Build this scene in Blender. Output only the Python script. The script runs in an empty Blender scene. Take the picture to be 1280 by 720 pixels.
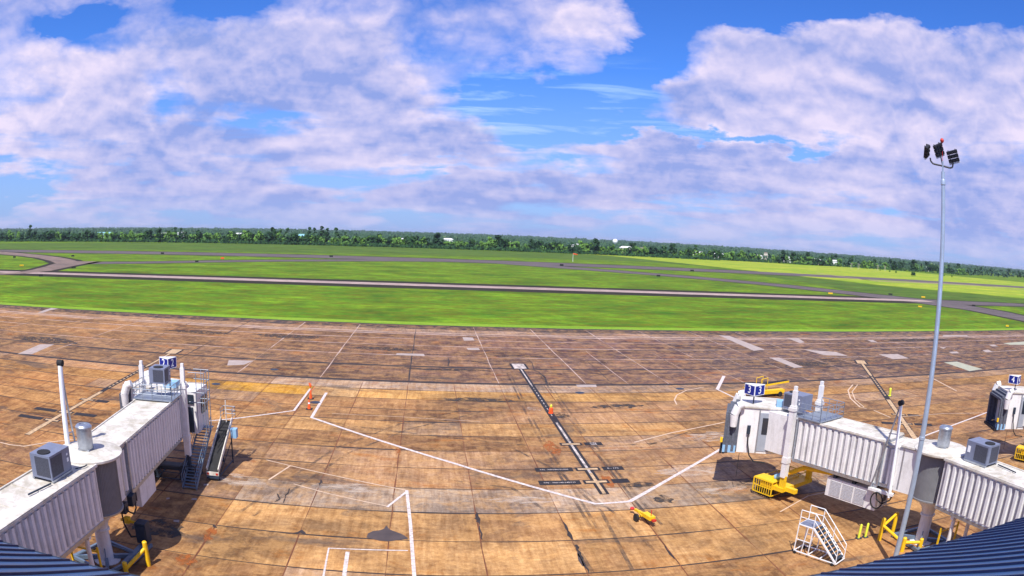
import bpy, math, random
from mathutils import Vector, Matrix
random.seed(7)
PI = math.pi
S = bpy.context.scene
COL = S.collection
H = 20.0                                   # height of the webcam above the apron
# ------------------------------------------------------------------ camera
K1, K3 = 0.7225164725, 0.0503781911        # lens: angle = K1 r + K3 r^3, r = 1 at the half width
YAW, PITCH, ROLL = 0.11744645, 0.07508078, 0.04032058
def axes():
    cy, sy, cp, sp = math.cos(YAW), math.sin(YAW), math.cos(PITCH), math.sin(PITCH)
    f = Vector((sy*cp, cy*cp, -sp)); r = Vector((cy, -sy, 0)); u = r.cross(f)
    c, s = math.cos(ROLL), math.sin(ROLL)
    return c*r+s*u, -s*r+c*u, f
RR, UU, FF = axes()
cam = bpy.data.cameras.new('webcam'); cam_o = bpy.data.objects.new('webcam', cam); COL.objects.link(cam_o)
cam.type = 'PANO'; cam.panorama_type = 'FISHEYE_LENS_POLYNOMIAL'
cam.sensor_fit = 'HORIZONTAL'; cam.sensor_width = 36; cam.sensor_height = 20.25
cam.fisheye_fov = PI*1.2
cam.fisheye_polynomial_k0 = 0; cam.fisheye_polynomial_k1 = -K1/18; cam.fisheye_polynomial_k2 = 0
cam.fisheye_polynomial_k3 = -K3/18**3; cam.fisheye_polynomial_k4 = 0
cam.clip_start = .1; cam.clip_end = 60000
cam_o.matrix_world = Matrix(((RR.x, UU.x, -FF.x, 0), (RR.y, UU.y, -FF.y, 0), (RR.z, UU.z, -FF.z, H), (0, 0, 0, 1)))
S.camera = cam_o
def ray(px, py):
    x = (px-640)/640; y = -(py-360)/640; r = math.hypot(x, y)+1e-9; t = K1*r+K3*r**3; s = math.sin(t)/r
    return RR*(x*s)+UU*(y*s)+FF*math.cos(t)
def at(px, py, z=0.0):                     # a surveyed point: where a sight line meets height z
    d = ray(px, py); t = (z-H)/min(d.z, -1e-4); return Vector((d.x*t, d.y*t, z))
# ------------------------------------------------------------------ light
SUN_EL, SHX, SHY = math.radians(57), .34, .94     # shadows fall towards (+x, +y)
n_ = math.hypot(SHX, SHY)
to_sun = Vector((-SHX/n_*math.cos(SUN_EL), -SHY/n_*math.cos(SUN_EL), math.sin(SUN_EL)))
sun = bpy.data.lights.new('sun', 'SUN'); sun.energy = 5.0; sun.angle = math.radians(.5); sun.color = (1, .95, .87)
sun_o = bpy.data.objects.new('sun', sun); COL.objects.link(sun_o); sun_o.location = (0, 0, 60)
sun_o.rotation_euler = to_sun.to_track_quat('Z', 'Y').to_euler()
S.view_settings.view_transform = 'Standard'; S.view_settings.look = 'None'
S.view_settings.exposure = 0.32; S.view_settings.gamma = 1
S.cycles.max_bounces = 6; S.cycles.transparent_max_bounces = 12
try: S.cycles.use_denoising = True
except Exception: pass
SKY_STRENGTH = 0.085
CLOUD_T = .37
HAZE = .00005

class NT:                                  # small helper for node graphs
    def __init__(s, tree): s.t = tree; s.n = tree.nodes; s.l = tree.links
    def new(s, kind, **kw):
        nd = s.n.new(kind)
        for k, v in kw.items(): setattr(nd, k, v)
        return nd
    def put(s, sock, v):
        if v is None: return
        if isinstance(v, bpy.types.NodeSocket): s.l.new(v, sock)
        else: sock.default_value = v
    def m(s, op, a, b=None, c=None, clamp=False):
        nd = s.new('ShaderNodeMath', operation=op); nd.use_clamp = clamp
        s.put(nd.inputs[0], a); s.put(nd.inputs[1], b); s.put(nd.inputs[2], c); return nd.outputs[0]
    def noise(s, vec, scale, detail=4, rough=.55, dist=0):
        nd = s.new('ShaderNodeTexNoise'); s.put(nd.inputs['Vector'], vec)
        nd.inputs['Scale'].default_value = scale; nd.inputs['Detail'].default_value = detail
        nd.inputs['Roughness'].default_value = rough; nd.inputs['Distortion'].default_value = dist
        return nd.outputs[0]
    def mix(s, f, a, b, mode='MIX'):
        nd = s.new('ShaderNodeMix', data_type='RGBA', blend_type=mode)
        s.put(nd.inputs[0], f); s.put(nd.inputs[6], a); s.put(nd.inputs[7], b); return nd.outputs[2]
    def ramp(s, f, lo, hi, a=0., b=1.):
        nd = s.new('ShaderNodeMapRange'); s.put(nd.inputs[0], f)
        for i, v in zip((1, 2, 3, 4), (lo, hi, a, b)): nd.inputs[i].default_value = v
        return nd.outputs[0]
    def scale(s, vec, sc, loc=(0, 0, 0), rot=(0, 0, 0)):
        nd = s.new('ShaderNodeMapping'); s.put(nd.inputs[0], vec); nd.inputs['Scale'].default_value = sc
        nd.inputs['Location'].default_value = loc; nd.inputs['Rotation'].default_value = rot; return nd.outputs[0]

w = bpy.data.worlds.new('World'); S.world = w; w.use_nodes = True
T = NT(w.node_tree); T.n.clear()
out = T.new('ShaderNodeOutputWorld'); bg = T.new('ShaderNodeBackground'); T.l.new(bg.outputs[0], out.inputs[0])
sky = T.new('ShaderNodeTexSky'); sky.sky_type = 'NISHITA'; sky.sun_disc = False
sky.sun_elevation = SUN_EL; sky.sun_rotation = math.atan2(to_sun.x, to_sun.y)
sky.air_density = 1.0; sky.dust_density = .3; sky.ozone_density = 3.0
geo = T.new('ShaderNodeNewGeometry'); tc = T.new('ShaderNodeTexCoord'); D = tc.outputs['Generated']
sep = T.new('ShaderNodeSeparateXYZ'); T.l.new(D, sep.inputs[0]); dx, dy, dz = sep.outputs
zc = T.m('MAXIMUM', dz, 0.0)
AZ = T.m('ARCTAN2', dx, dy); EL = T.m('ARCSINE', dz)
den = T.m('ADD', zc, .24)
comb = T.new('ShaderNodeCombineXYZ'); T.l.new(T.m('DIVIDE', dx, den), comb.inputs[0]); T.l.new(T.m('DIVIDE', dy, den), comb.inputs[1])
P = comb.outputs[0]
def billow(vec, sc, det=6, rough=.5, dist=.25):      # rounded heaps with creases between them
    return T.m('ABSOLUTE', T.m('MULTIPLY', T.m('SUBTRACT', T.noise(vec, sc, det, rough, dist), .5), 2.6))
def sh(vec, dx_, dy_): return T.scale(vec, (1, 1, 1), (dx_, dy_, 0))
n1 = T.noise(P, 1.4, 6, .5, .3); n2 = T.noise(sh(P, 3.1, 7.7), 3.0, 8, .6)
c2 = T.new('ShaderNodeCombineXYZ'); T.l.new(AZ, c2.inputs[0]); T.l.new(EL, c2.inputs[1])
n3 = T.noise(T.scale(c2.outputs[0], (1, 1.5, 1)), 8, 9, .6, .2)
b1 = billow(P, 1.7, 8, .5, .15); b1u = billow(sh(P, 0, -.11), 1.7, 8, .5, .15)
E2 = T.scale(c2.outputs[0], (1, 1.25, 1)); b2 = billow(E2, 11, 7, .55, .1); b2u = billow(sh(E2, 0, -.022), 11, 7, .55, .1); n5 = T.noise(sh(E2, 4, 1), 3.4, 4, .5)
# the big cloud banks and the gaps between them, as (px, py, rx, ry, weight) measured on the sky
blobs = [(1090, 95, 190, 66, .62), (960, 60, 70, 40, .25), (330, 70, 230, 70, .16), (450, 110, 150, 60, .30), (80, 130, 140, 80, .16), (740, 28, 60, 40, .34), (60, 60, 60, 40, .12),
         (930, 205, 250, 24, .42), (1050, 255, 300, 24, .26), (300, 255, 320, 18, .20), (150, 180, 160, 40, .14), (540, 175, 80, 24, .34), (230, 225, 240, 40, .16), (660, 235, 110, 20, .22), (840, 115, 40, 20, .42), (1240, 250, 110, 70, .22),
         (640, 132, 95, 46, -.62), (560, 60, 60, 30, -.10), (810, 62, 50, 60, -.5), (1210, 6, 180, 26, -.85), (930, 0, 150, 26, -.6), (100, 25, 70, 20, -.5), (205, 138, 34, 22, -.28),
         (270, 10, 70, 22, -.45), (30, 232, 70, 24, -.50), (130, 60, 60, 14, -.2), (700, 200, 50, 10, -.25), (920, 172, 150, 9, -.55), (330, 150, 60, 12, -.25), (150, 190, 50, 10, -.2), (200, 100, 26, 40, -.18), (560, 212, 70, 9, -.3), (520, 60, 34, 40, -.16), (350, 145, 40, 16, -.15)]
field = None
azw = T.m('ADD', AZ, T.m('MULTIPLY', T.m('SUBTRACT', n3, .5), .16)); elw = T.m('ADD', EL, T.m('MULTIPLY', T.m('SUBTRACT', n2, .5), .14))
for px, py, rx, ry, wt in blobs:
    d = ray(px, py); a0 = math.atan2(d.x, d.y); e0 = math.asin(d.z)
    k = .00124
    u = T.m('DIVIDE', T.m('SUBTRACT', azw, a0), rx*k); v = T.m('DIVIDE', T.m('SUBTRACT', elw, e0), ry*k)
    g = T.m('EXPONENT', T.m('MULTIPLY', T.m('ADD', T.m('MULTIPLY', u, u), T.m('MULTIPLY', v, v)), -1.0))
    g = T.m('MULTIPLY', g, wt)
    field = g if field is None else T.m('ADD', field, g)
base = T.m('ADD', T.m('MULTIPLY', n1, .80), T.m('ADD', T.m('MULTIPLY', b1, .22), T.m('MULTIPLY', b2, .16)))
F = T.m('ADD', T.m('SUBTRACT', base, CLOUD_T), field)
n7 = T.noise(T.scale(c2.outputs[0], (1.3, 8.5, 1), (.7, .2, 0)), 4.5, 6, .55, .3)
F = T.m('ADD', F, T.m('MULTIPLY', T.m('MULTIPLY', T.m('SUBTRACT', n7, .47), 1.7), T.ramp(EL, .05, .24, 1, 0)))
mask = T.ramp(F, -.03, .26); mask = T.m('MULTIPLY', mask, T.ramp(EL, -.01, .05, .5, 1.0)); mask = T.m('MULTIPLY', mask, .96)
thick = T.ramp(F, .08, .55)
rel = T.m('ADD', T.m('MULTIPLY', T.m('SUBTRACT', b1, b1u), .9), T.m('MULTIPLY', T.m('SUBTRACT', b2, b2u), .85))
topl = T.m('ADD', T.m('ADD', .68, T.m('ADD', T.m('MULTIPLY', T.m('SUBTRACT', n5, .5), 2.0), T.m('MULTIPLY', T.m('MULTIPLY', T.m('SUBTRACT', n7, .5), 3.0), T.ramp(EL, .06, .26, 1, 0)))), T.m('SUBTRACT', T.m('MULTIPLY', rel, 1.15), T.m('MULTIPLY', thick, .46)))
puff = T.ramp(topl, .0, 1.0)
wisp = T.ramp(T.noise(T.scale(c2.outputs[0], (1.2, 12, 1), (.2, 0, 0), (0, 0, .12)), 4.5, 7, .6, .5), .52, .66, 0, .9)
lit = (9.0, 7.9, 9.6, 1); shade = (2.5, 3.5, 7.6, 1)
ccol = T.mix(puff, shade, lit)
ccol = T.mix(T.m('MULTIPLY', thick, .25), ccol, (4.6, 4.7, 8.0, 1))
ccol = T.mix(T.ramp(EL, .01, .14, .5, 0), ccol, (3.9, 4.4, 7.8, 1))
hs = T.new('ShaderNodeHueSaturation'); T.l.new(sky.outputs[0], hs.inputs['Color']); hs.inputs['Saturation'].default_value = 1.15; hs.inputs['Value'].default_value = 1.0
blue = T.mix(1.0, hs.outputs[0], (.62, .98, 1.75, 1), 'MULTIPLY')
_w = ray(690, 150); _a = math.atan2(_w.x, _w.y); _e = math.asin(_w.z)
wu = T.m('DIVIDE', T.m('SUBTRACT', AZ, _a), .20); wv = T.m('DIVIDE', T.m('SUBTRACT', EL, _e), .055)
wisp = T.m('MULTIPLY', wisp, T.m('MINIMUM', T.m('MULTIPLY', T.m('EXPONENT', T.m('MULTIPLY', T.m('ADD', T.m('MULTIPLY', wu, wu), T.m('MULTIPLY', wv, wv)), -1.0)), 1.5), 1.0)); blue = T.mix(wisp, blue, (5.2, 7.6, 9.2, 1))
low = T.ramp(EL, 0, .24, .8, 0)
blue = T.mix(low, blue, (3.1, 4.3, 8.2, 1))
T.l.new(T.mix(mask, blue, ccol), bg.inputs[0]); bg.inputs[1].default_value = SKY_STRENGTH

# ------------------------------------------------------------------ materials
def mat(name, col, rough=.6, metal=0, var=.12, vs=2.0, bump=0, streak=None, spec=.4, alpha=None, emis=None):
    m = bpy.data.materials.new(name); m.use_nodes = True; t = NT(m.node_tree); b = m.node_tree.nodes['Principled BSDF']
    b.inputs['Roughness'].default_value = rough; b.inputs['Metallic'].default_value = metal
    b.inputs['Specular IOR Level'].default_value = spec
    o = t.new('ShaderNodeTexCoord').outputs['Object']
    n = t.noise(t.scale(o, streak) if streak else o, vs, 5, .6)
    f = t.ramp(n, .3, .7)
    dark = tuple(c*(1-var) for c in col)+(1,); lightc = tuple(min(1, c*(1+var*.6)) for c in col)+(1,)
    t.l.new(t.mix(f, dark, lightc), b.inputs['Base Color'])
    if bump:
        bp = t.new('ShaderNodeBump'); bp.inputs['Strength'].default_value = bump; bp.inputs['Distance'].default_value = .02
        t.l.new(t.noise(o, vs*6, 4), bp.inputs['Height']); t.l.new(bp.outputs[0], b.inputs['Normal'])
    return m
M = {}
def grimy(name, col, dirt, amt=.6, rough=.5, vert=(1.4, 1.4, .16), sc=2.2, lo=.50, hi=.72):     # paint with rain streaks and patchy dirt
    m = bpy.data.materials.new(name); m.use_nodes = True; t = NT(m.node_tree); b = m.node_tree.nodes['Principled BSDF']
    b.inputs['Roughness'].default_value = rough; b.inputs['Specular IOR Level'].default_value = .35
    o = t.new('ShaderNodeTexCoord').outputs['Object']
    st_ = t.ramp(t.noise(t.scale(o, vert), sc, 6, .7, .2), lo, hi); pa = t.ramp(t.noise(o, 1.1, 7, .72, .5), .48, .70)
    fi = t.ramp(t.noise(o, 9, 4, .7), .35, .65)
    c = t.mix(t.m('MULTIPLY', st_, amt), col+(1,), dirt+(1,)); c = t.mix(t.m('MULTIPLY', pa, amt*.6), c, tuple(v*.8 for v in dirt)+(1,))
    c = t.mix(t.m('MULTIPLY', fi, .12), c, (.2, .19, .18, 1)); t.l.new(c, b.inputs['Base Color']); return m
M['white'] = grimy('bridge_white_paint', (.78, .77, .76), (.48, .46, .43), .55)
M['ribshade'] = grimy('bridge_recess_shade', (.46, .46, .47), (.22, .21, .21), .7)  # shade inside the corrugations put into a greyer paint colour
M['cream'] = grimy('roof_cream_paint', (.70, .67, .62), (.40, .36, .28), .9, .6, (.5, .5, .5), 1.5, .42, .66)
M['grey'] = mat('rotunda_grey_slats', (.20, .205, .215), .5, var=.12)
M['steel'] = mat('galvanised_steel', (.42, .46, .52), .38, .75, var=.2, vs=5)
M['bsteel'] = mat('blue_grey_steel', (.16, .22, .30), .45, .3, var=.2)
M['dsteel'] = mat('dark_navy_steel', (.03, .045, .07), .5, .2, var=.3)
M['yellow'] = mat('safety_yellow', (.80, .50, .015), .45, var=.14, vs=4)
M['lime'] = mat('lime_yellow', (.68, .75, .06), .45, var=.12)
M['rubber'] = mat('black_rubber', (.018, .018, .02), .8, var=.3)
M['mast'] = mat('mast_galvanised', (.40, .48, .58), .4, .35, var=.12, vs=2)
M['canopy'] = mat('canopy_fabric', (.10, .11, .14), .85, var=.3, vs=5)
M['blue'] = mat('sign_blue', (.005, .018, .22), .4, var=.08)
M['skyblue'] = mat('awning_pale_blue', (.25, .45, .66), .6, var=.12)
M['signwhite'] = mat('sign_white', (.82, .84, .86), .5, var=.03)
M['glass'] = mat('dark_glass', (.02, .03, .045), .08, var=.1, spec=.8)
M['panel'] = mat('door_grey', (.30, .33, .38), .5, var=.12)
M['ac'] = mat('unit_blue_grey', (.19, .215, .30), .45, .15, var=.15)
M['acdark'] = mat('unit_grille', (.06, .065, .09), .6, var=.4, vs=14)
M['louver'] = mat('louver_grey', (.50, .50, .51), .55, var=.25, vs=10)
M['roof'] = grimy('blue_metal_roof', (.055, .15, .36), (.08, .14, .24), .7, .36, (3, .25, 1), 1.2)
M['roof'].node_tree.nodes['Principled BSDF'].inputs['Metallic'].default_value = .45
M['rib'] = mat('roof_rib_navy', (.010, .022, .085), .4, .3, var=.2)  # darker than the roof pans: shaded rib sides put into the colour
M['orange'] = mat('cone_orange', (.85, .11, .02), .5, var=.12)
M['wire'] = mat('wire_grey', (.28, .32, .38), .5, .5, var=.1)
M['red'] = mat('red_paint', (.55, .03, .02), .5)
M['lamp'] = mat('lamp_housing', (.03, .03, .035), .5, .3)
M['lens'] = mat('lamp_lens', (.6, .62, .6), .15, var=.1)
M['bark'] = mat('bark', (.10, .075, .05), .9, var=.3)
M['wall'] = mat('house_wall', (.62, .56, .48), .8, var=.1)
M['whitewall'] = mat('white_wall', (.8, .8, .8), .7, var=.06)
M['roof_pale'] = mat('pale_roof', (.72, .72, .72), .6, var=.1)
M['roof_brown'] = mat('brown_roof', (.30, .22, .17), .8, var=.2)
M['roof_teal'] = mat('teal_roof', (.22, .45, .50), .6, var=.1)
M['tar'] = mat('joint_tar', (.035, .026, .024), .75, var=.4, vs=.7)
M['rustjoint'] = mat('rusty_joint', (.17, .06, .025), .85, var=.6, vs=.8)
M['palejoint'] = mat('pale_sealed_joint', (.46, .33, .27), .85, var=.4, vs=.6)
M['water'] = mat('wet_stain', (.075, .055, .045), .45, var=.3, vs=1)
M['pwhite'] = mat('white_marking', (.62, .54, .51), .7, var=.42, vs=3.5)
M['pyellow'] = mat('yellow_marking', (.50, .34, .19), .7, var=.45, vs=2)
M['leadwhite'] = mat('worn_lead_white', (.50, .43, .39), .75, var=.85, vs=1.6)
M['pblack'] = mat('black_marking', (.022, .018, .018), .7, var=.4, vs=1)
M['pfaint'] = mat('worn_marking', (.58, .42, .30), .8, var=.25, vs=1)
M['patch'] = mat('pale_concrete_patch', (.37, .30, .27), .85, var=.22, vs=.8)
M['gpatch'] = mat('grey_concrete_patch', (.36, .36, .27), .85, var=.2, vs=.8)

def ground_mat(name, c1, c2, c3, sc=(.02, .05, 1), fine=1.5, rough=.95):
    m = bpy.data.materials.new(name); m.use_nodes = True; t = NT(m.node_tree); b = m.node_tree.nodes['Principled BSDF']
    b.inputs['Roughness'].default_value = rough; b.inputs['Specular IOR Level'].default_value = .15
    o = t.new('ShaderNodeTexCoord').outputs['Object']
    a = t.ramp(t.noise(t.scale(o, sc), 1, 7, .68, .4), .36, .64); f = t.ramp(t.noise(o, fine, 5, .7), .3, .7)
    g = t.ramp(t.noise(t.scale(o, (sc[0]*3.2, sc[1]*5, 1)), 1, 7, .75), .42, .62)
    c = t.mix(a, c1+(1,), c2+(1,)); c = t.mix(t.m('MULTIPLY', g, .75), c, c3+(1,))
    c = t.mix(t.m('MULTIPLY', f, .55), c, (c1[0]*.35, c1[1]*.4, c1[2]*.4, 1))
    t.l.new(c, b.inputs['Base Color']); return m
M['grass'] = ground_mat('mown_grass', (.042, .13, .004), (.19, .36, .010), (.15, .12, .006), (.035, .05, 1), .30)
M['grass_edge'] = ground_mat('bright_verge', (.20, .36, .02), (.30, .42, .04), (.12, .24, .01), (.05, .3, 1))
M['meadow'] = ground_mat('yellow_meadow', (.26, .38, .02), (.50, .48, .05), (.12, .24, .012), (.008, .03, 1), .08)
M['rough'] = ground_mat('rough_dull_grass', (.04, .10, .008), (.10, .20, .02), (.13, .15, .02), (.015, .03, 1), .1)
M['dirt'] = ground_mat('bare_dirt', (.30, .24, .12), (.38, .30, .18), (.22, .2, .08), (.02, .1, 1), .5)
M['asphalt'] = ground_mat('runway_asphalt', (.125, .10, .105), (.19, .155, .155), (.09, .075, .07), (.02, .12, 1), .8)
M['shoulder'] = ground_mat('dark_shoulder', (.028, .02, .018), (.05, .038, .03), (.03, .035, .015), (.05, .1, 1), .8)
M['jconc'] = ground_mat('junction_paving', (.19, .14, .12), (.34, .24, .19), (.13, .10, .09), (.03, .05, 1), .2)
M['tconc'] = ground_mat('taxiway_concrete', (.40, .29, .26), (.56, .42, .37), (.20, .15, .14), (.02, .1, 1), .3)

def apron_mat():
    m = bpy.data.materials.new('apron_concrete'); m.use_nodes = True; t = NT(m.node_tree); b = m.node_tree.nodes['Principled BSDF']
    b.inputs['Roughness'].default_value = .85; b.inputs['Specular IOR Level'].default_value = .25
    at_ = t.new('ShaderNodeAttribute'); at_.attribute_name = 'slab'; o = t.new('ShaderNodeTexCoord').outputs['Object']
    big = t.ramp(t.noise(t.scale(o, (.07, .10, 1)), 1, 8, .70, .8), .40, .60)
    stk = t.ramp(t.noise(t.scale(o, (2.2, .22, 1)), 1, 6, .72, .3), .36, .64)
    tyre = t.ramp(t.noise(t.scale(o, (.9, .05, 1), (7, 3, 0), (0, 0, .12)), 1, 5, .6, .2), .52, .70)
    hz = t.ramp(t.noise(t.scale(o, (.10, .9, 1), (17, 5, 0)), 1, 6, .7, .3), .40, .62)
    fin = t.ramp(t.noise(o, 2.6, 7, .78), .34, .66)
    fin2 = t.ramp(t.noise(t.scale(o, (.45, .6, 1), (9, 4, 0)), 1, 8, .75, .6), .45, .58)
    rust = t.ramp(t.noise(t.scale(o, (.13, .25, 1), (31, 11, 0)), 1, 7, .75, .4), .56, .70)
    oil = t.ramp(t.noise(t.scale(o, (.09, .2, 1), (3, 61, 0)), 1, 8, .70, .6), .57, .66)
    c = t.mix(t.m('MULTIPLY', big, .85), at_.outputs[0], (.38, .38, .42, 1), 'MULTIPLY')
    c = t.mix(t.m('MULTIPLY', stk, .62), c, (.40, .28, .20, 1), 'MULTIPLY')
    c = t.mix(t.m('MULTIPLY', tyre, .45), c, (.40, .38, .38, 1), 'MULTIPLY')
    c = t.mix(t.m('MULTIPLY', hz, .35), c, (.45, .38, .34, 1), 'MULTIPLY')
    c = t.mix(t.m('MULTIPLY', fin2, .30), c, (.80, .50, .24, 1))
    c = t.mix(t.m('MULTIPLY', rust, .50), c, (.42, .14, .03, 1))
    c = t.mix(t.m('MULTIPLY', oil, .65), c, (.085, .075, .07, 1))
    c = t.mix(t.m('MULTIPLY', fin, .62), c, (.34, .27, .24, 1), 'MULTIPLY')
    hsv = t.new('ShaderNodeHueSaturation'); hsv.inputs['Saturation'].default_value = 1.13; hsv.inputs['Value'].default_value = 1.03; t.l.new(c, hsv.inputs['Color']); c = hsv.outputs[0]
    t.l.new(c, b.inputs['Base Color'])
    bp = t.new('ShaderNodeBump'); bp.inputs['Strength'].default_value = .3; bp.inputs['Distance'].default_value = .02
    t.l.new(t.noise(o, 6, 5, .7), bp.inputs['Height']); t.l.new(bp.outputs[0], b.inputs['Normal'])
    return m
M['apron'] = apron_mat()

def leaf_mat(name, a, bcol):
    m = bpy.data.materials.new(name); m.use_nodes = True; t = NT(m.node_tree); b = m.node_tree.nodes['Principled BSDF']
    b.inputs['Roughness'].default_value = .8; b.inputs['Specular IOR Level'].default_value = .1
    o = t.new('ShaderNodeTexCoord').outputs['Object']; r = t.new('ShaderNodeObjectInfo').outputs['Random']
    n = t.ramp(t.noise(o, .35, 3, .6), .35, .65)
    c = t.mix(n, a+(1,), bcol+(1,)); c = t.mix(t.m('MULTIPLY', r, .5), c, (a[0]*.6, a[1]*.7, a[2]*1.2, 1))
    t.l.new(c, b.inputs['Base Color']); return m
M['leaf_dark'] = leaf_mat('dark_foliage', (.014, .042, .018), (.045, .11, .025))
M['leaf_light'] = leaf_mat('light_foliage', (.07, .16, .03), (.17, .31, .05))
M['leaf_far'] = leaf_mat('distant_foliage', (.014, .040, .034), (.09, .17, .06))  # bluish distance haze tinted into the leaf colour

# ------------------------------------------------------------------ mesh helpers
class MB:
    def __init__(s): s.v = []; s.f = []; s.m = []; s.cur = 0
    def slot(s, i): s.cur = i; return s
    def face(s, pts):
        b = len(s.v); s.v += [tuple(p) for p in pts]; s.f.append(tuple(range(b, b+len(pts)))); s.m.append(s.cur)
    def raw(s, vs, fs):
        b = len(s.v); s.v += [tuple(p) for p in vs]
        for f in fs: s.f.append(tuple(b+i for i in f)); s.m.append(s.cur)
    def box(s, x0, x1, y0, y1, z0, z1, mtx=None, bev=0.0):
        vs = [Vector((x, y, z)) for z in (z0, z1) for y in (y0, y1) for x in (x0, x1)]
        if mtx: vs = [mtx @ v for v in vs]
        s.raw(vs, [(0, 2, 3, 1), (4, 5, 7, 6), (0, 1, 5, 4), (2, 6, 7, 3), (0, 4, 6, 2), (1, 3, 7, 5)])
        return s
    def tube(s, a, b, r0, r1=None, n=10, cap=True):
        a, b = Vector(a), Vector(b); r1 = r0 if r1 is None else r1; d = (b-a).normalized()
        q = d.orthogonal().normalized(); e = d.cross(q)
        vs = []
        for p, r in ((a, r0), (b, r1)):
            for i in range(n):
                t = 2*PI*i/n; vs.append(p+q*math.cos(t)*r+e*math.sin(t)*r)
        fs = [(i, (i+1) % n, n+(i+1) % n, n+i) for i in range(n)]
        if cap: fs += [tuple(range(n-1, -1, -1)), tuple(range(n, 2*n))]
        s.raw(vs, fs); return s
    def path(s, pts, r, n=8):
        for a, b in zip(pts, pts[1:]): s.tube(a, b, r, n=n)
        return s
    def bar(s, a, b, wd, ht, up=(0, 0, 1)):
        a, b = Vector(a), Vector(b); d = (b-a).normalized(); u = Vector(up)
        sd = d.cross(u)
        if sd.length < 1e-4: sd = d.cross(Vector((1, 0, 0)))
        sd.normalize(); u = sd.cross(d).normalized(); vs = []
        for p in (a, b):
            for i, j in ((-1, -1), (1, -1), (1, 1), (-1, 1)): vs.append(p+sd*i*wd/2+u*j*ht/2)
        s.raw(vs, [(3, 2, 1, 0), (4, 5, 6, 7), (0, 1, 5, 4), (1, 2, 6, 5), (2, 3, 7, 6), (3, 0, 4, 7)]); return s
    def lathe(s, prof, c=(0, 0, 0), n=32):
        vs = []; c = Vector(c)
        for r, z in prof:
            for i in range(n):
                t = 2*PI*i/n; vs.append(c+Vector((r*math.cos(t), r*math.sin(t), z)))
        fs = []
        for k in range(len(prof)-1):
            for i in range(n):
                j = (i+1) % n; fs.append((k*n+i, k*n+j, (k+1)*n+j, (k+1)*n+i))
        fs += [tuple(range(n-1, -1, -1)), tuple((len(prof)-1)*n+i for i in range(n))]
        s.raw(vs, fs); return s
    def strip(s, pts, wd, z):
        pts = [Vector((p[0], p[1], z)) for p in pts]; L = []; R = []
        for i, p in enumerate(pts):
            a = pts[max(0, i-1)]; b = pts[min(len(pts)-1, i+1)]; d = (b-a); d.normalize(); nn = Vector((-d.y, d.x, 0))
            k = 1.0
            if 0 < i < len(pts)-1:
                d1 = (p-a).normalized(); k = 1/max(.4, abs(d1.dot(d)))
            ww = (wd[i] if isinstance(wd, (list, tuple)) else wd)/2*k
            L.append(p+nn*ww); R.append(p-nn*ww)
        for i in range(len(pts)-1): s.face([R[i], R[i+1], L[i+1], L[i]])
        return s
    def build(s, name, mats, parent=None, smooth=True):
        me = bpy.data.meshes.new(name); me.from_pydata(s.v, [], s.f)
        for m in (mats if isinstance(mats, (list, tuple)) else [mats]): me.materials.append(M[m] if isinstance(m, str) else m)
        me.polygons.foreach_set('material_index', s.m)
        if smooth:
            me.polygons.foreach_set('use_smooth', [True]*len(s.f))
            me.update()
            try: me.set_sharp_from_angle(angle=math.radians(32))
            except Exception: pass
        me.update()
        o = bpy.data.objects.new(name, me); COL.objects.link(o)
        if parent: o.parent = parent
        return o
def empty(name, loc=(0, 0, 0), rz=0):
    o = bpy.data.objects.new(name, None); COL.objects.link(o); o.location = loc; o.rotation_euler = (0, 0, rz); o.empty_display_size = .5; return o
def tag(o, label=None, cat=None, group=None, kind=None):
    if label: o['label'] = label
    if cat: o['category'] = cat
    if group: o['group'] = group
    if kind: o['kind'] = kind
    return o
def struct(o): o['kind'] = 'structure'; return o
def copy_tree(o, parent=None):
    c = o.copy(); COL.objects.link(c); c.parent = parent
    for ch in [x for x in bpy.data.objects if x.parent == o]: copy_tree(ch, c)
    return c
def text_mesh(name, txt, size, mt, parent, mtx, kind=None):
    cu = bpy.data.curves.new(name, 'FONT'); cu.body = txt; cu.size = size; cu.align_x = 'CENTER'; cu.align_y = 'CENTER'; cu.offset = size*.012
    tmp = bpy.data.objects.new('tmp', cu); COL.objects.link(tmp)
    me = bpy.data.meshes.new_from_object(tmp.evaluated_get(bpy.context.evaluated_depsgraph_get()))
    bpy.data.objects.remove(tmp); me.transform(mtx); me.materials.clear(); me.materials.append(M[mt]); me.name = name
    o = bpy.data.objects.new(name, me); COL.objects.link(o)
    if parent: o.parent = parent
    return o

# ------------------------------------------------------------------ ground
g = MB(); R_ = 30000
xs = [-11000, -6000, -1500, -400, 0, 400, 1500, 6000, 11000]; ys = [-500, -100, 0, 300, 900, 3000, 6000, 11000]
for i in range(len(xs)-1):
    for j in range(len(ys)-1):
        g.face([(xs[i], ys[j], -.10), (xs[i+1], ys[j], -.10), (xs[i+1], ys[j+1], -.10), (xs[i], ys[j+1], -.10)])
struct(g.build('grass_field', 'grass', smooth=False))
A1, RS, X0, CS = 92.578, 5.0386, -2.472, 6.0755
GE = 150.9
upper = [A1, 103.7, 113.0, 123.2, 131.0, 138.6, 144.6, GE]
def mixc(a, b, t): return tuple(x*(1-t)+y*t for x, y in zip(a, b))
TAN = (.60, .37, .20); GOLD = (.80, .52, .27); PALE = (.68, .54, .42); BROWN = (.30, .175, .105); PURP = (.235, .15, .14); GREYP = (.13, .11, .12); RUST = (.52, .27, .12); YEL = (.84, .51, .15)
verts = []; faces = []; cols = []
def slab(x0, x1, y0, y1, c):
    b = len(verts); verts.extend([(x0, y0, 0), (x1, y0, 0), (x1, y1, 0), (x0, y1, 0)]); faces.append((b, b+1, b+2, b+3)); cols.append(c)
rnd = random.Random(3)
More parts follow.
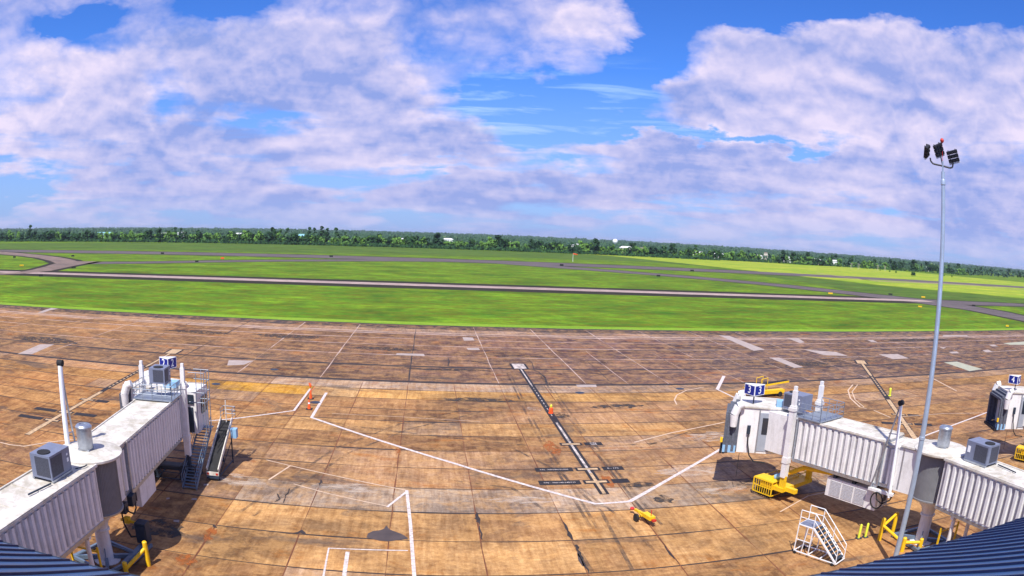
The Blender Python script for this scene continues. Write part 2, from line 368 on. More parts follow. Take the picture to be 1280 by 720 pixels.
rowtint = {0: PALE, 1: mixc(GOLD, YEL, .3), 2: mixc(TAN, BROWN, .15), 3: mixc(TAN, BROWN, .45), 4: GOLD, 5: mixc(TAN, BROWN, .45), 6: mixc(TAN, PALE, .3), 7: mixc(TAN, PALE, .25), 8: PALE, 9: GOLD, 10: GOLD, 11: TAN}
for j in range(0, 18):
    y1 = A1-RS*j; y0 = y1-RS
    for i in range(-40, 60):
        x0 = X0+CS*i; x1 = x0+CS; xc = (x0+x1)/2
        c = rowtint.get(j, TAN)
        if xc < -14: c = mixc(c, RUST, min(.6, (-14-xc)/26))
        if xc < -14 and j >= 8: c = mixc(c, BROWN, .65)
        if j == 1 and -34 < xc < -6: c = YEL
        if j == 8 and -13 < xc < 40: c = (.64, .53, .41)
        if xc > 18: c = mixc(c, BROWN, min(.45, (xc-18)/60))
        if 2 <= j <= 3 and xc > 2: c = mixc(c, PALE, .2)
        k = rnd.uniform(.80, 1.16); q_ = rnd.random()
        if q_ < .10: c = mixc(c, PALE, .5)
        elif q_ < .20: c = mixc(c, BROWN, .4)
        c = tuple(min(.9, v*k) for v in mixc(c, BROWN, rnd.uniform(0, .22)))
        slab(x0, x1, y0, y1, c)
for r in range(len(upper)-1):
    y0, y1 = upper[r], upper[r+1]
    for i in range(-30, 34):
        x0 = X0+CS*2*i; x1 = x0+CS*2; xc = (x0+x1)/2
        t = max(0, min(1, (xc+62)/90)); c = mixc(mixc(TAN, BROWN, .45), PURP, t)
        if r <= 1: c = mixc(c, (.26, .185, .14), .55 if xc < -25 else .3)
        if r == 5: c = mixc(c, PALE, .50 if xc > -20 else .35)
        if r == 6: c = (.085, .072, .080)
        if xc > 45: c = mixc(c, GREYP, .55)
        k = rnd.uniform(.84, 1.14); slab(x0, x1, y0, y1, tuple(min(.9, v*k) for v in c))
me = bpy.data.meshes.new('apron'); me.from_pydata(verts, [], faces); me.materials.append(M['apron'])
ca = me.color_attributes.new('slab', 'FLOAT_COLOR', 'CORNER')
buf = []
for c in cols: buf += list(c+(1.0,))*4
ca.data.foreach_set('color', buf); me.update()
ap = bpy.data.objects.new('concrete_apron', me); COL.objects.link(ap); struct(ap)
# joints
XL, XR_ = -240, 360
def wob(y, amp=.03, step=6): return [(x, y+rnd.uniform(-amp, amp)) for x in range(XL, XR_, step)]
NW = len(range(XL, XR_, 6))
jt = MB(); jr = MB(); jp = MB()
for j in range(1, 18): jt.strip(wob(A1-RS*j), [max(.03, rnd.gauss(1, .45)*(.05+.0017*(A1-RS*j))) for _ in range(NW)], .008)
jt.strip(wob(A1, .02), 1.0, .008); jt.strip(wob(upper[1], .02), [max(.3, rnd.gauss(.8, .15)) for _ in range(NW)], .008); jt.strip(wob(GE-.3, .2), 1.0, .008)
jt.strip(wob(upper[-2], .05), .12, .008)
for y in upper[2:-2]: jp.strip(wob(y, .03), [max(.05, rnd.gauss(.32, .15)) for _ in range(NW)], .008)
for y in (137.1, 139.6): jp.strip(wob(y, .05), [max(.1, rnd.gauss(.55, .25)) for _ in range(NW)], .008)
for i in range(-38, 58):
    x = X0+CS*i
    jr.strip([(x+rnd.uniform(-.03, .03), yy) for yy in range(8, 92, 3)]+[(x, A1-.25)], [max(.02, rnd.gauss(.07, .04)) for _ in range(8, 92, 3)]+[.05], .012)
    if i % 2 == 0: (jp if rnd.random() < .6 else jt).strip([(x+rnd.uniform(-.05, .05), yy) for yy in range(93, 150, 4)], [max(.03, rnd.gauss(.13, .07)) for _ in range(93, 150, 4)], .012)
    elif rnd.random() < .5: jp.strip([(x+rnd.uniform(-.05, .05), yy) for yy in range(93, 125, 4)], [max(.02, rnd.gauss(.08, .05)) for _ in range(93, 125, 4)], .012)
struct(jt.build('apron_joints', 'tar', smooth=False)); struct(jr.build('rusty_joints', 'rustjoint', smooth=False)); struct(jp.build('pale_joints', 'palejoint', smooth=False))
# open cracks and pot-marks
ck = MB()
def crack(pts, wd, z=.0145):
    P_ = [at(*p) for p in pts]; W0 = list(wd) if isinstance(wd, list) else [wd]*len(P_); Q = []; W_ = []
    for i in range(len(P_)-1):                       # break the line up into a ragged crack
        n = max(2, int((P_[i+1]-P_[i]).length/.35))
        for k in range(n):
            t = k/n; q = P_[i].lerp(P_[i+1], t); Q.append(q+Vector((rnd.uniform(-.07, .07), rnd.uniform(-.04, .04), 0))); W_.append(max(.03, (W0[i]*(1-t)+W0[i+1]*t)*rnd.uniform(.35, .95)))
    Q.append(P_[-1]); W_.append(.03); ck.strip(Q, W_, z)
crack([(660, 449), (665, 454), (668, 463), (673, 465), (681, 472), (684, 480)], [.1, .18, .25, .25, .35, .5])
crack([(560, 447), (561, 453), (560, 458)], [.1, .4, .2]); crack([(731, 450), (739, 456), (748, 463), (757, 472), (768, 482)], [.08, .2, .12, .2, .12])
crack([(829, 449), (838, 456), (850, 463)], .12); crack([(849, 465), (860, 474), (872, 482)], .12)
crack([(595.6, 640), (596.5, 645), (597.5, 648), (598, 652), (599, 656)], [.05, .35, .45, .32, .05]); crack([(599, 657), (600.5, 664), (602, 671), (602.8, 675)], [.05, .22, .25, .12])
crack([(704, 653), (708, 660), (713, 669), (717, 676)], [.1, .25, .4, .2]); crack([(720, 681), (725, 694), (731, 705), (736, 716)], [.25, .32, .2, .12])
crack([(831, 683), (836, 690), (843, 699)], [.15, .22, .2]); crack([(357, 667), (368, 667), (377, 664), (381, 668), (392, 669)], [.05, .2, .45, .2, .05])
crack([(346, 617), (349, 624), (343, 628)], .14); crack([(362, 611), (357, 621), (354, 629)], .14)
crack([(402, 600), (401, 603), (399, 606), (400, 610)], [.1, .35, .12, .2])
crack([(267, 656), (269, 659), (270, 660)], [.1, .3, .1])
struct(ck.build('apron_cracks', 'tar', smooth=False))
st = MB()
def poly(mb, pts, z): mb.face([Vector((at(*p).x, at(*p).y, z)) for p in reversed(pts)])
poly(st, [(458, 672), (460, 667), (466, 664), (475, 663), (480, 661), (483, 657), (487, 662), (495, 665), (503, 668), (509, 672), (510, 674), (500, 675), (485, 677), (474, 676)], .0145)
poly(st, [(721, 690), (723, 692), (729, 703), (731, 708), (728, 708), (723, 701)], .0145)
struct(st.build('wet_stains', 'water', smooth=False))
mh = MB()
for px, py in ((394, 503), (725, 491), (270, 480), (343, 462), (850, 486)):
    c = at(px, py); mh.lathe([(.62, .004), (.62, .02), (.5, .025)], (c.x, c.y, 0), 18)
struct(mh.build('drain_covers', M['dsteel']))

def V2(px, py): p = at(px, py); return (p.x, p.y)
def soft(name, col, amt, sc, lo=.42, hi=.66):       # thin worn film: part of the concrete shows through
    m = bpy.data.materials.new(name); m.use_nodes = True; t = NT(m.node_tree); b = m.node_tree.nodes['Principled BSDF']
    b.inputs['Roughness'].default_value = .8; b.inputs['Base Color'].default_value = col+(1,); o = t.new('ShaderNodeTexCoord').outputs['Object']
    t.l.new(t.m('MULTIPLY', t.ramp(t.noise(t.scale(o, sc), 1, 6, .7, .3), lo, hi), amt), b.inputs['Alpha']); return m
M['tyre'] = soft('tyre_rubber_film', (.06, .05, .045), .62, (.9, .35, 1)); M['rustfilm'] = soft('rust_film', (.36, .10, .015), .75, (1.6, 1.2, 1), .40, .56); M['oilfilm'] = soft('oil_film', (.035, .03, .028), .9, (1.2, 1.0, 1), .40, .58); M['chalk'] = soft('pale_scuff', (.70, .58, .47), .45, (.5, 1.4, 1), .44, .60)
ty = MB()
for dxx in (-2.6, -2.15, 2.1, 2.6): ty.strip([(14.05+dxx+.25*math.sin(y*.07), y) for y in range(44, 104, 4)], .26, .0148)
for pts_, w_ in (([V2(560, 600), V2(640, 610), V2(700, 650), V2(740, 715)], .3), ([V2(725, 610), V2(780, 650), V2(830, 700)], .26), ([V2(640, 560), V2(700, 590), V2(752, 640), V2(790, 712)], .28), ([V2(300, 640), V2(360, 600), V2(420, 560), V2(500, 530), V2(600, 508)], .3), ([V2(316, 645), V2(376, 606), V2(436, 566), V2(512, 536), V2(606, 514)], .3), ([V2(800, 560), V2(860, 540), V2(960, 524)], .3), ([V2(240, 500), V2(500, 540), V2(700, 560), V2(900, 548)], .35), ([V2(100, 420), V2(400, 438), V2(700, 446), V2(1000, 447), V2(1240, 440)], .8), ([V2(100, 428), V2(400, 446), V2(700, 453), V2(1000, 452), V2(1240, 446)], .7), ([V2(880, 620), V2(940, 600), V2(1010, 560)], .3)): ty.strip(pts_, w_, .0152)
struct(ty.build('tyre_marks', 'tyre', smooth=False))
def blob(mb, px, py, rx, ry, z, sd):
    c_ = at(px, py); rr = random.Random(sd); mb.face([(c_.x+math.cos(a_*PI/11)*rx*rr.uniform(.6, 1.1), c_.y+math.sin(a_*PI/11)*ry*rr.uniform(.6, 1.1), z) for a_ in range(22)])
rb = MB(); ob = MB(); cb_ = MB()
for i, q_ in enumerate(((233, 700, .8, .9), (262, 668, .5, 1.4), (497, 565, .35, 1.2), (760, 600, .5, 2.0), (120, 640, 2.2, 1.6), (40, 610, 3, 3), (690, 560, .8, 2.5), (1010, 530, 3, 1.6))): blob(rb, *q_, .0154, i)
for i, q_ in enumerate(((830, 624, .9, 1.0), (800, 606, 1.6, .7), (360, 420, 8, 2.6), (250, 415, 9, 2.2), (480, 436, 7, 2), (60, 425, 10, 3), (700, 520, 1.2, 1.4), (600, 500, 5, 1.2), (770, 508, 4, 1.2), (200, 660, 2.4, 1.8), (1150, 425, 12, 3), (1010, 455, 7, 2), (560, 462, 6, 1.2))): blob(ob, *q_, .0156, 40+i)
for i, q_ in enumerate(((860, 590, 3.2, 1.8), (905, 612, 2.6, 1.0), (900, 545, 5, 2.2), (300, 600, 2.6, 1.6), (668, 511, 1.3, .9), (660, 625, 3, 1.0), (430, 610, 4, 1.2))): blob(cb_, *q_, .0158, 80+i)
struct(rb.build('rust_stains', 'rustfilm', smooth=False)); struct(ob.build('oil_stains', 'oilfilm', smooth=False)); struct(cb_.build('pale_scuffs', 'chalk', smooth=False))
# painted markings
pw = MB()
pw.strip([V2(408, 491), V2(389.5, 522), V2(565, 578.5), V2(744.5, 630), V2(787, 627), V2(845, 594), V2(905, 559)], .34, .020)
pw.strip([V2(388, 486), V2(367.5, 513.3), V2(300, 522.5), V2(255, 527)], .28, .020)
pw.strip([V2(905, 470), V2(896.5, 487)], .5, .020); pw.strip([V2(897, 487), V2(922, 499)], .28, .020)
pw.strip([V2(1128, 555), V2(1190, 532), V2(1248, 510)], .3, .020)
pw.strip([V2(508.5, 613), V2(513, 655), V2(518, 722)], .24, .020); pw.strip([V2(510, 688.5), V2(411, 685.5), V2(404, 722)], .13, .024)
pw.strip([V2(434.5, 690), V2(430, 722)], .26, .020); pw.strip([V2(484, 634), V2(508, 615)], .2, .024)
struct(pw.build('white_markings', 'pwhite', smooth=False))
pf = MB()
pf.strip([V2(333, 575), V2(405, 592), V2(508, 613)], .14, .0185); pf.strip([V2(367, 605), V2(410, 617), V2(484, 633)], .12, .0185)
pf.strip([V2(336, 600), V2(362, 583)], .16, .0185); pf.strip([V2(0, 553), V2(12, 556), V2(30, 558), V2(60, 553), V2(97, 549)], .2, .0185)
pf.strip([V2(793, 553), V2(840, 541), V2(905, 528)], .22, .0185); pf.strip([V2(846, 506), V2(843, 500), V2(846, 494), V2(858, 488), V2(880, 484)], .18, .0185)
pf.strip([V2(1066, 481), V2(1060, 488), V2(1063, 498), V2(1075, 509), V2(1083, 511)], .22, .0185); pf.strip([V2(1072, 481), V2(1065, 490), V2(1069, 500), V2(1080, 509)], .16, .0185)
pf.strip([V2(1092, 513), V2(1113, 522)], .2, .0185); pf.strip([V2(1125, 521), V2(1180, 517), V2(1238, 516)], .16, .0185)
pf.strip([V2(1160, 470), V2(1196, 489)], .3, .0185); pf.strip([V2(1100, 600), V2(1010, 620), V2(975, 640)], .14, .0185)
pf.strip([V2(415, 517), V2(500, 521), V2(600, 527)], .1, .0185)
struct(pf.build('worn_markings', 'pfaint', smooth=False))
pt = MB()
def rect(mb, x0, x1, y0, y1, z): mb.face([(x0, y0, z), (x1, y0, z), (x1, y1, z), (x0, y1, z)])
for q in ([(898, 419), (912, 420), (956, 437), (942, 438.5)], [(961, 447), (974, 447), (1004, 459), (993, 460)], [(1098, 443), (1122, 442.5), (1136, 448), (1116, 449)],
          [(22, 442.5), (50, 430.5), (68, 430.5), (40, 442.8)], [(1174, 434), (1183, 434.2), (1179, 436)], [(1186, 440), (1196, 439.3), (1199, 441.5), (1190, 442)], [(1228, 438), (1235, 437), (1241, 440), (1233, 440.5)],
          [(1236, 431), (1243, 431), (1248, 433), (1240, 433)], [(1179, 419), (1208, 419), (1212, 420.6), (1178, 420.8)], [(578, 421.5), (591, 422), (593, 425.5), (580, 426)], [(583, 435), (598, 435), (600, 437.6), (585, 437.4)],
          [(496, 441.5), (530, 442.5), (531, 445.3), (495, 443.8)], [(286, 450), (317, 451), (305, 456), (284, 457)], [(1084, 425), (1091, 425), (1097, 428), (1089, 427.5)],
          [(47, 391), (57, 387), (64, 385), (73, 386), (62, 388), (54, 391)], [(985, 423), (998, 423), (1006, 428), (1000, 429)], [(208, 622.5), (212, 622), (212, 624), (208, 624.5)],
          [(240, 623), (246, 623), (246, 625), (239, 625)], [(217, 650), (224, 650), (224, 653), (217, 652.5)], [(255, 605), (261, 605), (260, 607), (254, 607)], [(1005, 437), (1045, 440), (1060, 445), (1030, 444)], [(720, 481), (745, 481), (746, 484), (722, 484)]):
    poly(pt, q, .0165)
struct(pt.build('pale_patches', 'patch', smooth=False))
gp = MB(); poly(gp, [(1180, 453), (1196, 452), (1228, 461.5), (1212, 464)], .0165); poly(gp, [(1254, 429), (1280, 427), (1285, 431), (1262, 431)], .0165)
struct(gp.build('grey_patches', 'gpatch', smooth=False))
# lead-in lines with their stop bars
def leadin(a, b, bars, name, wt=.19, wb=.80, ins='white'):
    a, b = Vector((a[0], a[1])), Vector((b[0], b[1])); d = (b-a).normalized(); nrm = Vector((-d.y, d.x)); L = (b-a).length
    blk = MB(); wh = MB(); ye = MB()
    pts = lambda k, s0, s1: [tuple(a+d*s0+nrm*k), tuple(a+d*s1+nrm*k)]
    blk.strip(pts(0, 0, L), wb, .016)
    wh.strip(pts(0, 0, L*.22), wt, .0205); n = 12
    for i in range(n): s0 = L*(.22+.32*i/n); wh.strip(pts(0, s0, s0+L*.32/n*.55), wt*.6, .0205)
    wh.strip(pts(0, L*.58, L*.90), wt*1.25, .0205); ye.strip(pts(0, L*.90, L-.15), wt*1.5, .0205)
    blk.strip(pts(0, -4.4, 0), 2.6, .0162); wh.strip(pts(0, -4.2, -.2), 1.9, .0205)
    for s, l1, r1 in bars:
        c = a+d*s; blk.strip([tuple(c-nrm*1.1), tuple(c+nrm*1.1)], .95, .0172); ye.strip([tuple(c-nrm*.9), tuple(c+nrm*.9)], .45, .0215)
        if l1: blk.strip([tuple(c-nrm*1.35), tuple(c-nrm*(1.35+l1))], 1.05, .0172)
        if r1: blk.strip([tuple(c+nrm*1.35), tuple(c+nrm*(1.35+r1))], 1.05, .0172)
    struct(blk.build('black_'+name, 'pblack', smooth=False)); struct(wh.build(ins+'_'+name, 'leadwhite' if ins == 'white' else 'pyellow', smooth=False)); struct(ye.build('stop_bars_'+name, 'pyellow', smooth=False))
    return a, d, nrm
y_b = [at(735, 555).y, at(750, 586).y, at(755, 602).y]
L3 = (14.05, 103.6)
leadin(L3, (14.05, at(757, 618).y), [(L3[1]-y_b[0], 0, 1.8), (L3[1]-y_b[1], 3.3, 1.9), (L3[1]-y_b[2], 3.5, 1.5)], 'lead_in_line')
# the walls of text: left of the driver's view is +x here, so the long bars lie on the -x side
leadin((-41.9, 103.6), (-40.4, 55.2), [(32.5, 0, 1.8), (38.8, 3.3, 3.0), (42.4, 3.6, 0)], 'lead_in_stripe', .42, .74, 'yellow')
p4a, p4b = at(1078, 455), at(1147, 553)
leadin((p4a.x, p4a.y), (p4b.x, p4b.y), [(41, 0, 1.8), (46, 2, 2.6)], 'lead_in_marking', .5, .9, 'yellow')
def ground_text(s, x, y, size):
    o = text_mesh('stop_lettering', s, size, 'pwhite', None, Matrix.Translation((x, y, .023))); struct(o)
ground_text('CRJ - 200/700/701/900', 14.05-3.0, y_b[1], .27); ground_text('CRJ - 700/145/140/135', 14.05-3.1, y_b[2], .29)
ground_text('E - 175', 14.05+2.3, y_b[1], .36); ground_text('CRJ\n900', 14.05+2.25, y_b[0], .42)

# ------------------------------------------------------------------ far pavements, fields
def sheet(name, m, pts, z): mb = MB(); mb.face([(p[0], p[1], z) for p in pts]); return struct(mb.build(name, m, smooth=False))
def hstrip(mb, y0, y1, x0, x1, z): mb.face([(x0, y0, z), (x1, y0, z), (x1, y1, z), (x0, y1, z)])
mb = MB(); hstrip(mb, GE, GE+5.5, -600, 700, -.085); struct(mb.build('grass_verge', 'grass_edge', smooth=False))
mb = MB(); mb.strip([(-900, 265), (240, 265)], 34, -.080); struct(mb.build('taxiway_shoulder', 'shoulder', smooth=False))
mb = MB(); mb.strip([(-900, 266), (240, 266)], 11, -.070); struct(mb.build('taxiway', 'tconc', smooth=False))
for mb_, nm_, mt_, ex, dz_ in ((MB(), 'runway_shoulder', 'shoulder', 7, -.084), (MB(), 'runway', 'asphalt', 0, 0)):
    mb_.strip([(-1600, 510), (1100, 510)], 50+ex*2, -.078+dz_*.06)
    for pts_, ws_, zz_ in (([(45, 505), (90, 458), (150, 400), (190, 350), (215, 300), (235, 262), (240, 220), (232, 180), (225, 150)], [30, 28, 24, 24, 26, 34, 24, 20, 20], -.074),
                           ([(215, 280), (245, 262), (330, 258), (520, 256)], [20, 26, 18, 18], -.072),
                           ([(20, 505), (-30, 478), (-105, 422), (-170, 366), V2(92, 328.5)], [30, 26, 20, 20, 26], -.074)):
        mb_.strip(pts_, [w_+ex for w_ in ws_], zz_+dz_*.06)
    struct(mb_.build(nm_, mt_, smooth=False))
for nm_, mt_, ex, zz_ in (('junction_shoulder', 'shoulder', 9, -.0755), ('taxiway_junction', 'jconc', 0, -.0665)):
    mb_ = MB()
    for pts_, ws_ in (([V2(-60, 312), V2(-20, 314.5), V2(5, 316.2), V2(40, 319.3), V2(62, 322), V2(78, 325.5), V2(86, 329)], [30, 28, 24, 20, 18, 18, 16]), ([V2(104, 326.5), V2(86, 329.5), V2(70, 333.5), V2(50, 338), V2(25, 341), V2(-10, 342.5), V2(-40, 343)], [20, 20, 15, 13, 10, 9, 8])):
        mb_.strip(pts_, [w_+ex for w_ in ws_], zz_); zz_ += .0015
    struct(mb_.build(nm_, mt_, smooth=False))
# brighter meadow and dirt tracks right of the field
sheet('yellow_meadow', 'meadow', [at(760, 319.5).xy, at(1000, 345).xy, at(1100, 356).xy, at(1180, 363.5).xy, at(1280, 372.5).xy, (1500, 420), (2600, 900), at(1280, 353).xy, at(1180, 344).xy, at(1090, 335.5).xy, at(1000, 331).xy, at(900, 324.5).xy, at(820, 320.5).xy, at(700, 316).xy], -.082)  # grass sheet, yellower and brighter than the field around it
sheet('rough_grass', 'rough', [at(-40, 305).xy, at(-40, 312).xy, at(165, 312).xy, at(330, 315.5).xy, at(485, 318).xy, at(640, 322).xy, at(800, 327).xy, at(1000, 341).xy, at(760, 319).xy, at(640, 314.5).xy, at(485, 308.5).xy, at(165, 303).xy], -.086)
sheet('dark_rough_grass', 'rough', [at(880, 334).xy, at(1000, 352).xy, at(1100, 370).xy, at(1180, 376).xy, at(1280, 379).xy, (420, 300), at(1280, 373.5).xy, at(1180, 364.5).xy, at(1100, 357).xy, at(1000, 346).xy, at(940, 339).xy], -.089)  # darker green grass sheet next to the yellow one
mb = MB(); mb.strip([V2(1075, 349), V2(1110, 352), V2(1130, 352.5), V2(1180, 354.5), V2(1225, 357), V2(1262, 361), V2(1290, 363)], [8, 14, 10, 20, 14, 10, 10], -.076)
mb.strip([V2(1020, 341), V2(1055, 346), V2(1100, 352)], 5, -.076); struct(mb.build('dirt_track', 'dirt', smooth=False))

# ------------------------------------------------------------------ terminal roof in front
term = empty('terminal_building', (0, 0, 0))
tag(term, 'long terminal with steep ribbed blue metal roof in the bottom corners', 'building')
EY, EZ, SL = 17.0, 9.70, .44
rf = MB(); xa, xb = -60, 90
def rz(y): return EZ+SL*(EY-y)
rf.face([(xa, -2, rz(-2)), (xb, -2, rz(-2)), (xb, EY, EZ), (xa, EY, EZ)])
rf.face([(xa, -2, rz(-2)-.15), (xa, EY, EZ-.15), (xb, EY, EZ-.15), (xb, -2, rz(-2)-.15)])
rf.face([(xa, EY, EZ-.15), (xa, EY, EZ), (xb, EY, EZ), (xb, EY, EZ-.15)])
x = xa; RSP = .78
while x < xb:                              # trapezoid ribs running up the slope
    hh, b0, b1 = .075, .05, .035
    for y0, y1 in ((-2, EY+.06),):
        z0, z1 = rz(y0), rz(y1)
        pr = [(-b0, 0), (-b1, hh), (b1, hh), (b0, 0)]
        A = [(x+a, y0, z0+h+.002) for a, h in pr]; B = [(x+a, y1, z1+h+.002) for a, h in pr]
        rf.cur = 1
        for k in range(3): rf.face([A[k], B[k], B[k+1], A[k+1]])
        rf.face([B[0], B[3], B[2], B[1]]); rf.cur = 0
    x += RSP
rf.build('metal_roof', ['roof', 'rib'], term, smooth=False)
wl = MB(); wl.box(xa+1, xb-1, -2, EY-1.2, 0, EZ-.1)
wl.build('wall', 'wall', term, smooth=False)
gt = MB(); gt.box(xa, xb, EY+.07, EY+.19, EZ-.24, EZ-.06); gt.build('gutter', 'dsteel', term, smooth=False)
bk = MB(); bk.face([(xa, -2, rz(-2)-.16), (xb, -2, rz(-2)-.16), (xb, -20, 9), (xa, -20, 9)]); bk.build('rear_roof', 'roof', term, smooth=False)

# ------------------------------------------------------------------ boarding bridges
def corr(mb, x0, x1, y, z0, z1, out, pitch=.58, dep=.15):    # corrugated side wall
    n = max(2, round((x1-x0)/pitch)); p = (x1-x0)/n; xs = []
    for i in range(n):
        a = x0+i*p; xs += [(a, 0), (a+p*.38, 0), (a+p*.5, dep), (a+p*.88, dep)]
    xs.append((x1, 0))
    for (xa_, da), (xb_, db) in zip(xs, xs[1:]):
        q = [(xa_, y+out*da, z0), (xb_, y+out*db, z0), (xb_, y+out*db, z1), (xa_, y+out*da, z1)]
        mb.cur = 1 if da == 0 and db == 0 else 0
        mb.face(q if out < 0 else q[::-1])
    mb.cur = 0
def tunnel(name, x0, x1, hw, z0, z1, parent, roofmat='cream'):
    b = MB(); b.box(x0, x1, -hw, hw, z0, z1)
    corr(b, x0+.12, x1-.12, hw+.004, z0+.16, z1-.14, 1); corr(b, x0+.12, x1-.12, -hw-.004, z0+.16, z1-.14, -1)
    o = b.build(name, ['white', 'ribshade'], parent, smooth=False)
    r = MB(); r.box(x0-.04, x1+.04, -hw-.14, hw+.14, z1+.002, z1+.07)
    for s in (-1, 1): r.box(x0, x1, s*(hw+.06)-.05, s*(hw+.06)+.05, z1+.072, z1+.14)
    n = int((x1-x0)/2.4)
    for i in range(1, n+1): r.box(x0+i*(x1-x0)/(n+1)-.03, x0+i*(x1-x0)/(n+1)+.03, -hw, hw, z1+.073, z1+.10)
    r.build('tunnel_roof', roofmat, o, smooth=False)
    f = MB(); 
    for s in (-1, 1): f.box(x0, x1, s*(hw+.05)-.06, s*(hw+.05)+.06, z0-.12, z0+.14)
    for xx in (x0, x1): f.box(xx-.07, xx+.07, -hw-.13, hw+.13, z0, z1-.01)
    f.build('end_frame', 'steel', o, smooth=False)
    return o
def ac_unit(parent, L, W, Hh, mtx, label=None):
    b = MB(); b.box(-L/2, L/2, -W/2, W/2, .12, Hh, mtx)
    o = b.build('air_conditioner', 'ac', parent, smooth=False)
    g_ = MB(); 
    g_.box(-L/2-.012, -L/2+.003, -W/2+.1, W/2-.35, .25, Hh-.12, mtx); g_.box(-L/2+.1, L/2*.2, W/2-.002, W/2+.012, .25, Hh-.12, mtx); g_.box(-L/2+.1, L/2*.2, -W/2-.012, -W/2+.002, .25, Hh-.12, mtx)
    g_.build('grille', 'acdark', o, smooth=False)
    f = MB(); c = mtx @ Vector((-L/2+.5, 0, Hh)); f.lathe([(.42, 0.002), (.42, .05), (.38, .055)], c, 20); f.build('fan', 'rubber', o)
    for a_, b_ in ((-W/2-.05, -W/2+.1), (W/2-.1, W/2+.05)):
        k = MB(); k.box(-L/2, L/2, a_, b_, 0, .115, mtx); k.build('skid', 'steel', o, smooth=False)
    for q_ in ((L*.32, L*.40, -W/2-.02, -W/2+.01, Hh*.45, Hh*.6), (L*.3, L*.42, W/2-.01, W/2+.02, Hh*.45, Hh*.75), (L*.32, L*.38, -W/2-.02, -W/2+.01, Hh*.7, Hh*.78)):
        lb = MB(); lb.box(*q_, mtx); lb.build('access_label', 'signwhite', o, smooth=False)
    return o
def rail(mb, pts, h=1.1, r=.028, posts=True, mid=2):
    pts = [Vector(p) for p in pts]
    for a, b in zip(pts, pts[1:]):
        for k in range(1, mid+2): 
            o = Vector((0, 0, h*k/(mid+1))); mb.tube(a+o, b+o, r, n=6)
        n = max(1, round((b-a).length/.9))
        for i in range(n+1): 
            p = a.lerp(b, i/n); mb.tube(p, p+Vector((0, 0, h)), r, n=6)

